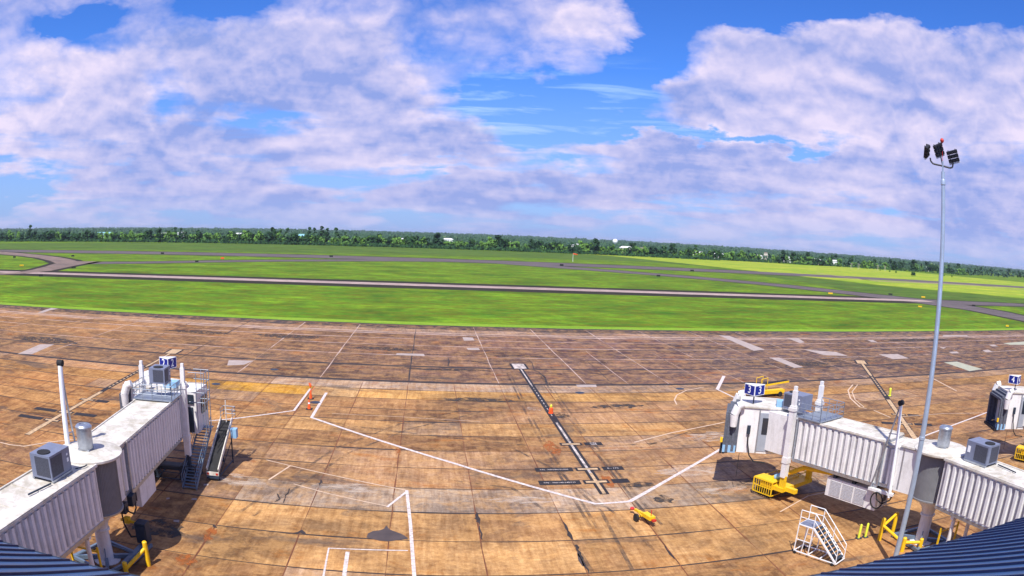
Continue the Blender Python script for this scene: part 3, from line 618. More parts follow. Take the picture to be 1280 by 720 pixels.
def bridge(name, rx, ry, tx, ty, bx0, bx1, cab_x, digit, label, pca, mast_x, service, cab_y=-.35, turn=0, mtop=10.7, bog=0, mast_y=1.72, pz=1.7):
    head = math.atan2(ty-ry, tx-rx)
    B = empty(name, (rx, ry, 0), head); tag(B, label, 'jet bridge', 'boarding bridges parked at the gates')
    # pedestal and base frame
    p = MB(); p.lathe([(.95, 0), (.95, .05), (.52, .12), (.50, 2.1), (.62, 2.15), (.62, 2.25), (.52, 2.3), (.62, 2.7), (1.25, 3.5), (1.3, 3.6)], n=28); p.build('pedestal', 'white', B)
    f = MB()
    for a in range(4):
        t = a*PI/2+.4; f.bar((math.cos(t)*.5, math.sin(t)*.5, .22), (math.cos(t)*2.5, math.sin(t)*2.5, .22), .22, .28)
        t2 = t+PI/2; f.bar((math.cos(t)*2.4, math.sin(t)*2.4, .22), (math.cos(t2)*2.4, math.sin(t2)*2.4, .22), .18, .22)
        f.bar((math.cos(t)*2.2, math.sin(t)*2.2, .3), (math.cos(t)*.55, math.sin(t)*.55, 1.0), .08, .08)
    f.build('base_frame', 'bsteel', B, smooth=False)
    # rotunda
    r = MB(); prof = [(1.3, 3.55), (1.78, 3.6), (1.80, 3.72)]
    r.lathe(prof+[(1.76, 3.74), (1.76, 7.02)], n=64)
    ro = r.build('rotunda', 'grey', B)
    q = MB()
    for i in range(96):
        t = 2*PI*i/96; q.tube((math.cos(t)*1.765, math.sin(t)*1.765, 3.8), (math.cos(t)*1.765, math.sin(t)*1.765, 7.0), .022, n=4, cap=False)
    q.build('curtain_slats', 'grey', ro)
    bt = MB(); bt.lathe([(1.83, 3.58), (1.84, 3.60), (1.84, 3.70), (1.80, 3.71)], n=60); bt.build('base_ring', 'steel', ro)
    rr = MB(); rr.lathe([(2.2, 7.03), (2.25, 7.08), (2.25, 7.20), (2.1, 7.26), (.2, 7.34)], n=48)
    rr.box(0, 2.9, -1.55, 1.55, 7.03, 7.16)
    roofo = rr.build('rotunda_roof', 'cream', B)
    vc = MB(); vc.lathe([(.50, 7.45), (.52, 7.5), (.52, 8.62), (.56, 8.64), (.56, 8.74), (.46, 8.84), (.30, 8.86), (.30, 8.80), (.05, 8.79)], (-.1, .1, 0), 32)
    vc.box(-.5, .3, -.3, .5, 7.31, 7.46)
    vc.build('vent_cap', 'steel', B)
    # vestibule between rotunda and tunnels
    v = MB(); v.box(1.2, bx0-.9, -1.42, 1.42, 3.72, 6.95); v.build('vestibule', 'white', B, smooth=False)
    tunnel('inner_tunnel', 1.9 if bx0 < 3.5 else 2.6, bx0+1.2, 1.30, 3.85, 6.82, B)
    tunnel('outer_tunnel', bx0, bx1, 1.48, 3.72, 7.05, B)
    for s in (-1, 1):
        kb = MB(); kb.path([(bx0-.1, s*1.66, 3.4), (bx0-.35, s*1.8, 2.8), (bx0-.9, s*1.8, 2.6), (bx0-1.5, s*1.7, 3.0), (bx0-1.7, s*1.5, 3.6)], .055, 7)
        kb.build('cable_loop', 'rubber', B)
    # lift columns and bogie
    cx = bx1+.42
    for s in (-1, 1):
        c = MB(); c.box(cx-.24, cx+.24, s*1.86-.24, s*1.86+.24, 2.2, 8.1); c.box(cx-.17, cx+.17, s*1.86-.17, s*1.86+.17, 8.1, 9.3); c.box(cx-.12, cx+.12, s*1.86-.12, s*1.86+.12, 9.3, 9.65)
        c.box(cx-.3, cx+.3, s*1.86-.3, s*1.86+.3, 7.7, 7.95); c.box(cx-.28, cx+.28, s*1.86-.28, s*1.86+.28, 3.4, 3.9)
        c.build('lift_column', 'white', B, smooth=False)
    cx += bog
    bo = MB(); bo.box(cx-.3-bog, cx+.3, -2.1, 2.1, .95, 1.3); bo.box(cx-.25-bog, cx+.25-bog, -2.0, -1.7, 1.3, 2.3); bo.box(cx-.25-bog, cx+.25-bog, 1.7, 2.0, 1.3, 2.3)
    bo.build('cross_beam', 'yellow' if not service else 'dsteel', B, smooth=False)
    bg_ = MB()
    def frame(x0, x1, y0, y1, z0, z1, t=.07):
        for xx in (x0, x1):
            for yy in (y0, y1): bg_.box(xx-t/2, xx+t/2, yy-t/2, yy+t/2, z0, z1)
        for zz in (z0, (z0+z1)/2, z1):
            for yy in (y0, y1): bg_.box(x0, x1, yy-t/2.2, yy+t/2.2, zz-t/2.2, zz+t/2.2)
            for xx in (x0, x1): bg_.box(xx-t/2.1, xx+t/2.1, y0, y1, zz-t/2.1, zz+t/2.1)
    frame(cx-1.1, cx+1.0, .9, 2.2, .35, 1.5); frame(cx-1.1, cx+1.0, -1.2, .8, .35, 1.4); frame(cx-1.1, cx+.9, -2.6, -1.4, .35, 1.5)
    for i in range(9): bg_.box(cx-1.1+i*.25, cx-1.05+i*.25, 2.2, 2.24, .4, 1.45)
    for i in range(9): bg_.box(cx-1.1+i*.25, cx-1.05+i*.25, 1.0, 1.04, .4, 1.45)
    bg_.box(cx-3.2, cx-1.0, 1.3, 1.7, 1.0, 1.35); bg_.box(cx-1.15, cx+1.05, .9, 2.15, 1.5, 1.56)
    bg_.build('bogie_guard', 'yellow' if not service else 'dsteel', B, smooth=False)
    ar = MB(); ar.tube((cx-.2, 1.2, 1.5), (cx-3.0, .6, 3.0), .20, n=10); ar.tube((cx-3.0, .6, 3.0), (bx1-6.0, .2, 3.35), .17, n=10); ar.build('drive_strut', 'yellow', B)
    sl = MB(); sl.tube((cx-.5, 1.14, 1.66), (cx-1.4, .94, 2.15), .24, n=12); sl.build('strut_sleeve', 'skyblue', B)
    for s in (-1, 1):
        for k in (-.42, .42):
            wh = MB(); wh.tube((cx+k, s*1.7-.17+ (.0), .48), (cx+k, s*1.7+.17, .48), .48, n=24); wh.build('bogie_wheel', 'rubber', B)
    # service platform with rails on the tunnel end
    pl = MB(); pl.box(bx1-2.3, bx1+.1, -1.75, 1.75, 7.22, 7.30); 
    rail(pl, [(bx1-2.3, -1.7, 7.3), (bx1-2.3, 1.7, 7.3), (bx1+.1, 1.7, 7.3)], 1.1); rail(pl, [(bx1-2.3, -1.7, 7.3), (bx1+.1, -1.7, 7.3)], 1.1)
    pl.build('roof_platform', 'wire', B)
    # cab corridor and cab, turned towards the aircraft (world -x)
    cr = MB(); cr.box(bx1+.05, cab_x-.6, -1.35, 1.35, 3.72, 7.0); cr.build('cab_corridor', 'white', B, smooth=False)
    ang = PI-head-math.radians(turn)       # the cab faces the aircraft
    Cm = Matrix.Translation((cab_x, cab_y, 0)) @ Matrix.Rotation(ang, 4, 'Z')
    cb = MB(); n = 14; pts = []
    for i in range(n+1):
        t = PI/2+PI*i/n; pts.append((math.cos(t)*1.95-.1, math.sin(t)*1.95))
    pts += [(2.5, -1.95), (2.5, 1.95)]
    top = [Cm @ Vector((x, y, 7.15)) for x, y in pts]; bot = [Cm @ Vector((x, y, 3.35)) for x, y in pts]
    cb.face(top); cb.face(bot[::-1])
    for i in range(len(pts)): j = (i+1) % len(pts); cb.face([bot[i], bot[j], top[j], top[i]])
    co = cb.build('cab', 'white', B)
    rt = MB(); tp = [Cm @ Vector((x*1.05, y*1.05, 7.155)) for x, y in pts]; tq = [Cm @ Vector((x*1.05, y*1.05, 7.26)) for x, y in pts]
    rt.face(tq); rt.face(tp[::-1])
    for i in range(len(pts)): j = (i+1) % len(pts); rt.face([tp[i], tp[j], tq[j], tq[i]])
    rt.build('cab_roof', 'cream', B)
    dr = MB(); dr.box(-.25, .8, 1.952, 2.0, 3.55, 6.8, Cm); do = dr.build('service_door', 'panel', B, smooth=False)
    w_ = MB(); w_.box(.0, .55, 2.002, 2.02, 5.0, 6.4, Cm); w_.build('door_window', 'glass', do, smooth=False)
    fr = MB(); fr.box(.8, .9, 1.952, 2.06, 3.4, 7.1, Cm); fr.build('cab_frame', 'steel', B, smooth=False)
    bx = MB(); bx.box(1.5, 1.8, 1.95, 2.15, 5.0, 5.7, Cm); bx.build('control_box', 'dsteel', B, smooth=False)
    hz = MB(); W3 = lambda x, y, z: Cm @ Vector((x, y, z))
    hz.path([W3(1.65, 2.1, 5.0), W3(1.6, 2.15, 4.2), W3(1.35, 2.2, 3.2), W3(.9, 2.2, 2.7), W3(-.1, 2.1, 2.6)], .06, 7); hz.build('hose', 'rubber', B); hz = MB(); hz.path([W3(2.2, 2.1, 3.3), W3(2.2, 2.1, 1.2)], .025, 6); hz.build('ground_cable', 'rubber', B); hz = MB()
    hz.path([W3(-.2, 2.05, 5.2), W3(-.5, 2.1, 4.0), W3(-.8, 2.1, 4.1), W3(-.6, 2.1, 5.1)], .035, 6); hz.build('hose', 'rubber', B)
    # canopy: accordion folds
    cn = MB()
    for i in range(5):
        x0 = 2.52+i*.24; s = .12*(i % 2)
        cn.box(x0, x0+.235, 1.75+s, 2.02+s, 3.5-.06*i, 6.9+s-.1*i, Cm); cn.box(x0, x0+.235, -2.02-s, -1.75-s, 3.5-.06*i, 6.9+s-.1*i, Cm); cn.box(x0, x0+.235, -1.74, 1.74, 6.75+s-.1*i, 6.98+s-.1*i, Cm); cn.box(x0, x0+.235, -1.74, 1.74, 3.3-.06*i, 3.48-.06*i, Cm)
    cn.build('canopy', 'canopy', B, smooth=False)
    for s in (-1, 1):
        cv = MB(); q7 = [W3(2.3, s*2.2, 7.5), W3(2.75, s*2.25, 7.3), W3(3.0, s*2.3, 6.6), W3(3.0, s*2.3, 5.6)]
        cv.tube(q7[0], q7[1], .30, .36, n=16); cv.tube(q7[1], q7[2], .36, .36, n=16); cv.tube(q7[2], q7[3], .36, .28, n=16); cv.build('canopy_arm', 'white', B)
    ft = MB(); ft.box(2.6, 3.7, 1.5, 2.1, 3.3, 3.9, Cm); ft.build('canopy_footing', 'skyblue', B, smooth=False)
    bm = MB(); bm.box(3.74, 3.94, -1.9, 1.9, 3.10, 3.35, Cm); bm.build('bumper', 'rubber', B, smooth=False)
    fl = MB(); fl.box(2.5, 3.72, -1.7, 1.7, 3.36, 3.44, Cm); fl.build('cab_floor', 'dsteel', B, smooth=False)
    yh = MB(); yh.box(3.75, 3.95, 2.15, 2.35, 4.2, 4.6, Cm); yh.build('sensor_arm', 'yellow', B, smooth=False)
    aw = MB(); aw.box(-1.7, -.5, .5, 1.5, 7.27, 7.75, Cm); aw.build('roof_box', 'skyblue', B, smooth=False)
    ac_unit(B, 2.0, 1.5, 1.35, Matrix.Translation((bx1+1.6, -.2, 7.28)) @ Matrix.Rotation(PI, 4, 'Z')) if not service else ac_unit(B, 1.6, 1.35, 1.3, Matrix.Translation((bx1-.6, -.2, 8.20)))
    if service:
        for a in (-1.4, .2):
            for b_ in (-.8, .4): sf = MB(); sf.box(bx1+a*.85-.04, bx1+a*.85+.04, b_-.04, b_+.04, 7.3, 8.19); sf.build('stand_leg', 'wire', B, smooth=False)
    # gate number sign: two blue panels meeting in a V towards the terminal
    Sp = Cm @ Vector((1.5, .9, 0)) if not service else Vector((bx1+3.4, .40, 0))
    sx, sy, sz = Sp.x, Sp.y, 8.0 if not service else 8.55
    Sg = Matrix.Translation((sx, sy, sz)) @ Matrix.Rotation(-head-math.radians(25 if rx > 0 else -22), 4, 'Z')   # +y = away from the terminal, in world terms
    Wd = .88 if not service else .78
    box_ = MB(); tri = [(-Wd, .55), (0, -.45), (Wd, .55)]
    b0 = [Sg @ Vector((x, y, 0)) for x, y in tri]; t0 = [Sg @ Vector((x, y, .88)) for x, y in tri]
    box_.face(t0); box_.face(b0[::-1])
    for i in range(3): j = (i+1) % 3; box_.face([b0[i], b0[j], t0[j], t0[i]])
    so = box_.build('gate_sign', 'signwhite', B, smooth=False)
    for sgn in (-1, 1):
        a = Vector((0, -.45, .44)); b_ = Vector((sgn*Wd, .55, .44)); mid = (a+b_)/2; d = (b_-a).normalized()*sgn; nm = Vector((d.y, -d.x, 0))
        Rm = Matrix((( d.x, 0, nm.x), (d.y, 0, nm.y), (0, 1, 0))).to_4x4(); Rm.translation = mid+nm*.012
        pb = MB(); L = (b_-a).length
        vs = [Sg @ (Rm @ Vector((x, y, 0))) for x, y in ((-L*.45, -.38), (L*.45, -.38), (L*.45, .38), (-L*.45, .38))]; pb.face(vs)
        pb.build('number_panel', 'blue', so, smooth=False)
        Rm2 = Rm.copy(); Rm2.translation = mid+nm*.022
        text_mesh('gate_number', digit, .88, 'signwhite', so, Sg @ Rm2)
    sp = MB(); sp.tube(Sg @ Vector((0, .1, -.74 if not service else -1.44)), Sg @ Vector((0, .1, 0)), .06, n=8); sp.build('sign_post', 'dsteel', B)
    # underslung air handler
    a0, a1, y0, y1 = pca
    pc = MB(); pc.box(a0, a1, y0, y1, pz, pz+1.5); po = pc.build('preconditioned_air_unit', 'white', B, smooth=False)
    n = 3; LL = (a1-a0-1.3)
    for i in range(n):
        lv = MB()
        s0 = a0+1.0+i*LL/n+.08; s1 = a0+1.0+(i+1)*LL/n-.08
        lv.box(s0, s0+.04, y1+.0025, y1+.035, pz+.1, pz+1.36); lv.box(s1-.04, s1, y1+.0025, y1+.035, pz+.1, pz+1.36)
        for k in range(11): zz = pz+.13+k*.112; lv.box(s0, s1, y1+.002, y1+.03, zz, zz+.06)
        lv.build('louver', 'louver', po, smooth=False)
    hg = MB(); 
    for xx in (a0+.7, a0+(a1-a0)*.5, a1-.6): hg.box(xx-.14, xx+.14, max(y0+.1,-1.3), min(y1-.1,1.3), pz+1.505, max(3.70, pz+1.6))
    hg.build('hanger', 'dsteel', po, smooth=False)
    gr = MB(); gr.box(a0-.012, a0+.002, y0+.3, y0+.9, pz+.4, pz+1.0); gr.build('hose_port', 'acdark', po, smooth=False)
    # hose gantry: two poles meeting at a dark pulley above the roof
    ms = MB(); yy = mast_y
    ms.tube((mast_x-.9, yy, 3.2), (mast_x-.55, yy+.1, mtop), .13 if not service else .19, .11 if not service else .17, n=12); ms.build('hoist_mast', 'signwhite', B)
    m2 = MB(); m2.tube((mast_x+1.0, yy, 3.5), (mast_x-.45, yy+.1, mtop-.1), .07, n=8); m2.path([(mast_x-.78, yy, 7.9), (mast_x+.2, yy, 7.8)], .035, 6); m2.build('hoist_stay', 'steel', B)
    m3 = MB(); m3.tube((mast_x-.52, yy-.1, mtop+.15), (mast_x-.52, yy+.3, mtop+.15), .20, n=16); m3.build('pulley', 'rubber', B)
    hk = MB(); hk.box(mast_x-1.2, mast_x+1.1, yy-.18, yy+.12, 3.35, 3.55); hk.build('mast_bracket', 'white', B, smooth=False)
    h3 = MB(); 
    for k in range(14):
        t0_, t1_ = PI*2*k/14, PI*2*(k+1)/14
        h3.tube((mast_x+.1+math.cos(t0_)*.55, yy+.15, 2.75+math.sin(t0_)*.62), (mast_x+.1+math.cos(t1_)*.55, yy+.15, 2.75+math.sin(t1_)*.62), .06, n=6)
    h3.build('hose_coil', 'rubber', B)
    for q_ in ((2.2, 2.9, -1.75, -1.35, 3.0, 3.7), (1.1, 1.7, -1.6, -1.1, 2.9, 3.55)):
        eb = MB(); eb.box(*q_); eb.build('electric_box', 'dsteel', B, smooth=False)
    return B, head

B3, h3_ = bridge('jet_bridge', 34.5, 34.4, 29.6, 46.3, 4.4, 13.0, 17.6, '3', 'white corrugated jet bridge marked 3 with yellow wheel bogie, behind the tall light mast', (4.3, 9.3, -.7, 1.35), 3.9, False, -.2, 26, 10.0, 1.9)
B2, h2_ = bridge('jet_bridge', -20.15, 34.4, -21.05, 50.0, 2.9, 15.2, 18.7, '2', 'white jet bridge marked 2 on the left with service stairs beside its cab', (4.3, 7.6, -1.55, .35), 1.3, True, .9, 0, 12.0, .3, 1.8, 2.15)
B4, h4_ = bridge('jet_bridge', 67.3, 31.3, 62.4, 43.2, 4.4, 13.0, 17.6, '4', 'jet bridge marked 4 cut off by the right border', (4.3, 9.3, -.7, 1.35), 3.9, False, -.2, 26, 10.0, 1.9)
# gate 2: service stairs, cage ladder and baggage slide at the right of the cab (placed in world terms)
inv2 = Matrix.Rotation(-h2_, 4, 'Z') @ Matrix.Translation((20.15, -34.4, 0))
def w2(x, y, z): return inv2 @ Vector((x, y, z))
def parent2(o): return o
sb = MB(); x0, x1 = -19.25, -18.05
for xx in (x0, x1): sb.bar(w2(xx, 53.4, 3.6), w2(xx, 48.1, .1), .06, .26)
for i in range(20):
    t = (i+.5)/20; y = 53.4-5.3*t; z_ = 3.6-3.5*t; sb.bar(w2(x0, y, z_), w2(x1, y, z_), .22, .045)
for xx in (x0, x1):
    for hgt in (.55, 1.05): sb.tube(w2(xx, 53.4, 3.6+hgt), w2(xx, 48.1, .1+hgt), .026, n=6)
    for t in (0, .25, .5, .75, 1): sb.tube(w2(xx, 53.4-5.3*t, 3.6-3.5*t), w2(xx, 53.4-5.3*t, 4.65-3.5*t), .024, n=6)
sb.bar(w2((x0+x1)/2-.15, 54.2, 3.62), w2((x0+x1)/2-.15, 53.4, 3.62), 1.5, .06)
sb.build('service_stair', 'bsteel', B2, smooth=False)
cg = MB()
for zz in (7.1, 7.9, 8.7, 6.3): 
    cg.path([w2(-19.2, 51.4, zz), w2(-17.8, 51.4, zz), w2(-17.8, 52.8, zz), w2(-19.2, 52.8, zz)], .03, 6)
for xx, yy in ((-17.8, 51.4), (-17.8, 52.8), (-18.5, 51.4), (-18.5, 52.8), (-17.8, 52.1)): cg.tube(w2(xx, yy, 3.7), w2(xx, yy, 8.7), .035, n=6)
cg.build('cage_ladder', 'wire', B2)
wn = MB(); wn.box(-18.80, -18.70, 53.3, 54.6, 4.9, 6.3, inv2); wn.build('side_window', 'glass', B2, smooth=False)
wn = MB(); wn.box(-19.9, -19.1, 51.90, 51.98, 3.6, 5.7, inv2); wn.build('stair_door', 'dsteel', B2, smooth=False)
wn = MB(); wn.box(-20.0, -19.0, 51.90, 51.98, 5.95, 6.75, inv2); wn.build('side_window', 'glass', B2, smooth=False)
sidep = MB(); sidep.box(-21.2, -18.82, 52.0, 55.0, 3.5, 7.0, inv2); sidep.build('side_cabin', 'white', B2, smooth=False)

# baggage slide standing beside the stairs
sl = empty('baggage_slide', (-17.35, 51.9, 0)); tag(sl, 'steep black baggage slide with pale rims, right of the blue service stairs', 'slide')
a = MB(); a.bar((0, -1.1, .75), (0, 4.0, 3.7), .95, .08); a.build('chute', 'rubber', sl, smooth=False)
a = MB()
for s in (-1, 1): a.bar((s*.52, -1.15, .9), (s*.52, 4.0, 3.88), .09, .34)
a.bar((-.56, -1.2, .62), (.56, -1.2, .62), .12, .3); a.build('rim', 'cream', sl, smooth=False)
a = MB()
for s in (-1, 1):
    a.box(s*.45-.05, s*.45+.05, 3.6, 3.7, 0, 3.5); a.box(s*.45-.05, s*.45+.05, -.8, -.7, 0, .9); a.bar((s*.45, -.7, .25), (s*.45, 3.6, .25), .07, .1)
    a.bar((s*.45, -.6, .3), (s*.45, 3.6, 2.0), .06, .06)
a.box(-.55, .55, -1.3, -.7, .22, .34); a.build('frame', 'dsteel', sl, smooth=False)
a = MB(); rail(a, [(-.55, 4.0, 3.75), (-.55, 5.0, 3.75), (.55, 5.0, 3.75), (.55, 4.0, 3.75)], 1.0, .03); a.build('guard_rail', 'wire', sl)
a = MB(); a.tube((.1, 3.6, 3.7), (.1, 3.6, 5.6), .05, n=8); a.build('post', 'cream', sl)
a = MB(); a.box(.62, 1.15, 2.9, 3.5, 2.5, 3.3); a.build('motor_box', 'skyblue', sl, smooth=False)
for q_ in (-.4, .4): a = MB(); a.box(q_-.1, q_+.1, -1.285, -1.262, .55, .7); a.build('tail_light', 'red', sl, smooth=False)

# fixed walkways from the terminal to each rotunda
def walkway(rx, ry, ex, ey, acm, label, accol=None):
    head = math.atan2(ey-ry, ex-rx); Wk = empty('fixed_walkway', (rx, ry, 0), head); tag(Wk, label, 'walkway', 'fixed walkways between terminal and rotundas')
    L = math.hypot(ex-rx, ey-ry)
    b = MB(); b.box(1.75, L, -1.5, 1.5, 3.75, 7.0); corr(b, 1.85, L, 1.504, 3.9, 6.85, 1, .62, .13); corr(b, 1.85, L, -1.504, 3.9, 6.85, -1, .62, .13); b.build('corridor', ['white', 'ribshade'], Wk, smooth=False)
    r = MB(); r.box(1.7, L, -1.66, 1.66, 7.002, 7.08)
    for s in (-1, 1): r.box(1.7, L, s*1.58-.06, s*1.58+.06, 7.082, 7.16)
    for k in range(1, 5): r.box(1.7+k*2.6, 1.76+k*2.6, -1.5, 1.5, 7.083, 7.12)
    r.build('corridor_roof', 'cream', Wk, smooth=False)
    f = MB()
    for s in (-1, 1): f.box(1.75, L, s*1.45-.09, s*1.45+.09, 3.5, 3.748)
    f.build('floor_beam', 'steel', Wk, smooth=False)
    c = MB()
    for s in (-1, 1): c.tube((3.6, s*1.1, 0), (3.6, s*1.1, 3.5), .16, n=14)
    c.box(3.45, 3.75, -1.4, 1.4, 3.2, 3.498); c.build('support_leg', 'white', Wk)
    y_ = MB(); y_.bar((2.6, -1.1, .3), (2.6, -1.1, 2.2), .12, .12); y_.bar((2.6, 1.1, .3), (2.6, 1.1, 2.2), .12, .12); y_.bar((2.6, -1.1, 1.9), (2.6, 1.1, 1.9), .1, .1); y_.build('brace', 'yellow', Wk, smooth=False)
    ac_unit(Wk, 2.2, 1.5, 1.42, Matrix.Translation((acm[0], acm[1], 7.12)) @ Matrix.Rotation(acm[2], 4, 'Z'))
    cd = MB(); cd.path([(acm[0]-1.3, .9, 7.2), (acm[0]-1.9, 1.2, 7.2), (2.2, 1.2, 7.2)], .04, 6); cd.build('conduit', 'dsteel', Wk); cd = MB(); cd.path([(acm[0]+1.4, .8, 7.2), (acm[0]+3.4, .5, 7.2)], .05, 6); cd.build('conduit', 'dsteel', Wk)
    return Wk
walkway(-20.15, 34.4, -21.2, 15.0, (4.4, .0, PI), 'fixed walkway with blue grey air conditioner on its roof, leading to jet bridge 2')
walkway(34.5, 34.4, 36.9, 15.0, (3.9, .25, PI), 'fixed walkway with boxy air conditioner behind the light mast, leading to jet bridge 3')

# ------------------------------------------------------------------ light mast
lm = empty('light_mast', (29.6, 31.7, 0)); tag(lm, 'tall grey floodlight mast with three lamp banks, taller than the horizon', 'light mast')
a = MB(); a.tube((0, 0, 0), (0, 0, 9), .20, .185, 20); a.tube((0, 0, 9), (0, 0, 25.45), .185, .135, 20, cap=False); a.tube((0, 0, 25.4), (0, 0, 26.1), .06, n=10)
a.lathe([(.13, 24.6), (.17, 24.65), (.17, 24.9), (.13, 25.0)]); a.lathe([(.19, 9), (.215, 9.02), (.215, 9.2), (.19, 9.22)]); a.lathe([(.34, 0), (.34, .04), (.22, .05), (.2, .4)])
a.build('pole', 'mast', lm)
vR = Vector((.74, -.67, 0)); ZA, HS = 25.8, .45     # arm direction, square to the sight line
def hp(t, z_): return vR*t*HS+Vector((0, 0, ZA+(z_-25.3)*HS))
arms = [(-1.95, 26.3), (-1.9, 25.9), (-1.6, 25.55), (-1.2, 25.45), (0, 25.3), (1.1, 25.1), (1.5, 25.2), (1.6, 25.6), (1.6, 25.9)]
a = MB(); a.path([hp(t, z_) for t, z_ in arms], .055, 10); a.build('cross_arm', 'lamp', lm)
for t, zc_, yaw, ww, pitch in ((-2.5, 27.2, 1.15, 1.0, .5), (-.6, 27.5, .35, 1.15, .45), (1.65, 26.75, -.15, 1.35, .25)):
    base = hp(t, zc_); ww *= .58
    Rb = Matrix.Translation(base) @ Matrix.Rotation(math.atan2(vR.y, vR.x)+yaw, 4, 'Z') @ Matrix.Rotation(-pitch, 4, 'Y') @ Matrix.Rotation(.35, 4, 'X') @ Matrix.Diagonal((1, .6, .50, 1))
    b = MB()
    for k in range(3):
        b.box(-ww/2, ww/2, -.22, .12, -.72+k*.52, -.72+k*.52+.40, Rb)
        for q_ in range(3): b.box(-ww/2+ww*q_/3+.04, -ww/2+ww*(q_+1)/3-.04, -.3, -.22, -.68+k*.52, -.40+k*.52, Rb)
    b.box(-ww/2+.1, -ww/2+.16, .12, .2, -.85, .8, Rb); b.box(ww/2-.16, ww/2-.1, .12, .2, -.85, .8, Rb)
    fo = b.build('lamp_bank', 'lamp', lm, smooth=False)
    c = MB(); c.box(-ww/2, ww/2, -.16, .06, -.95, -.80, Rb); c.build('lamp_tray', 'signwhite', fo, smooth=False)
a = MB(); a.tube((0, 0, ZA), (0, 0, ZA+1.6), .016, n=6); a.lathe([(.03, ZA+1.42), (.10, ZA+1.47), (.14, ZA+1.58), (.10, ZA+1.69), (.02, ZA+1.73)], (0, 0, 0), 16); a.build('beacon', 'red', lm)
a = MB(); a.tube((0, 0, ZA), hp(-.3, 26.6), .045, n=8); a.build('lamp_bracket', 'lamp', lm)

# ------------------------------------------------------------------ small ground equipment
def cone(px, py, h, label, flag):
    p = at(px, py); c = empty('traffic_cone', (p.x, p.y, 0)); tag(c, label, 'traffic cone', 'orange safety cones by the white line')
    a = MB(); a.lathe([(.20, .06), (.17, .3), (.10, h*.7), (.055, h-.05), (.04, h)], n=18); a.build('cone_body', 'orange', c)
    a = MB(); a.box(-.36, .36, -.36, .36, 0, .06); a.build('cone_base', 'rubber', c, smooth=False)
    a = MB(); a.lathe([(.128, h*.56), (.105, h*.7)], n=18); a.build('reflective_band', 'signwhite' if not flag else 'orange', c)
    if flag:
        a = MB(); a.tube((0, 0, h), (.03, 0, h+.75), .02, n=6); a.tube((.05, 0, h-.3), (.5, .1, h+.3), .025, n=6); a.face([(.03, 0, h+.75), (.03, 0, h+.35), (-.22, .05, h+.5), (-.22, .05, h+.8)]); a.lathe([(.05, h+.25), (.13, h+.35), (.13, h+.6), (.05, h+.7)], n=10); a.build('flag', 'orange', c)
cone(386.5, 511.5, 1.15, 'orange cone on a black base, nearer the camera of the two by the white line', False)
cone(388.5, 498.5, 1.15, 'orange cone with flag sticks on top, farther of the two beside the white line', True)
p = at(688.5, 516.5); c = empty('safety_barrel', (p.x, p.y, 0)); tag(c, 'orange barrel with yellow top standing on the black lead-in line of gate 3', 'barrel')
a = MB(); a.lathe([(.30, 0), (.30, .06), (.24, .08), (.26, .35), (.22, .62), (.13, .70)], n=20); a.build('drum', 'orange', c)
a = MB(); a.lathe([(.12, .70), (.13, .74), (.13, .95), (.08, 1.02)], n=14); a.build('beacon', 'lime', c)
p = at(1099.5, 474); c = empty('safety_barrel', (78, 85, 0)); c.location = (at(1112, 495).x, at(1112, 495).y, 0); tag(c, 'small lime green marker standing on the lead-in line of gate 4', 'marker')
a = MB(); a.lathe([(.3, 0), (.3, .06), (.16, .1), (.2, .5), (.2, 1.1), (.1, 1.2)], n=14); a.build('body', 'lime', c)
a = MB(); a.lathe([(.38, 0), (.38, .05)], n=14); a.build('foot', 'rubber', c)

# yellow tow bar on wheels
p0, p1 = at(793, 636, .5), at(816, 651, .5); d = (p1-p0); Lb = d.length
tb = empty('tow_bar', (p0.x, p0.y, 0), math.atan2(d.y, d.x)); tag(tb, 'yellow wheeled tow bar lying on the apron below the white line corner', 'tow bar')
a = MB(); a.bar((.1, 0, .48), (Lb, 0, .62), .16, .18); a.bar((.4, .0, .5), (Lb*.6, .32, .55), .07, .08); a.bar((.4, 0, .5), (Lb*.6, -.32, .55), .07, .08); a.box(Lb*.55, Lb-.05, -.24, .24, .50, .78)
a.bar((Lb*.45, -.5, .35), (Lb*.45, .5, .35), .08, .08); a.bar((Lb*.45, -.4, .3), (Lb*.5, 0, .6), .06, .06); a.bar((Lb*.45, .4, .3), (Lb*.5, 0, .6), .06, .06); a.build('bar', 'yellow', tb, smooth=False)
for s in (-1, 1): a = MB(); a.tube((Lb*.45, s*.52-.08, .3), (Lb*.45, s*.52+.08, .3), .3, n=20); a.build('wheel', 'rubber', tb)
a = MB(); a.tube((-.25, 0, .42), (.12, 0, .5), .07, n=10); a.lathe([(.14, .34), (.18, .42), (.14, .5)], (-.3, 0, 0), 12); a.build('coupling', 'red', tb)
a = MB(); a.box(Lb, Lb+.25, -.14, .14, .5, .64); a.build('hitch', 'red', tb, smooth=False); a = MB(); a.tube((Lb-.3, 0, .75), (Lb-.3, 0, 1.25), .03, n=6); a.build('handle', 'red', tb)

# white rolling stairs
rs = empty('rolling_stairs', (25.2, 35.9, 0), math.radians(-62)); tag(rs, 'white rolling maintenance stairs on castors beside the blue roof edge', 'rolling stairs')
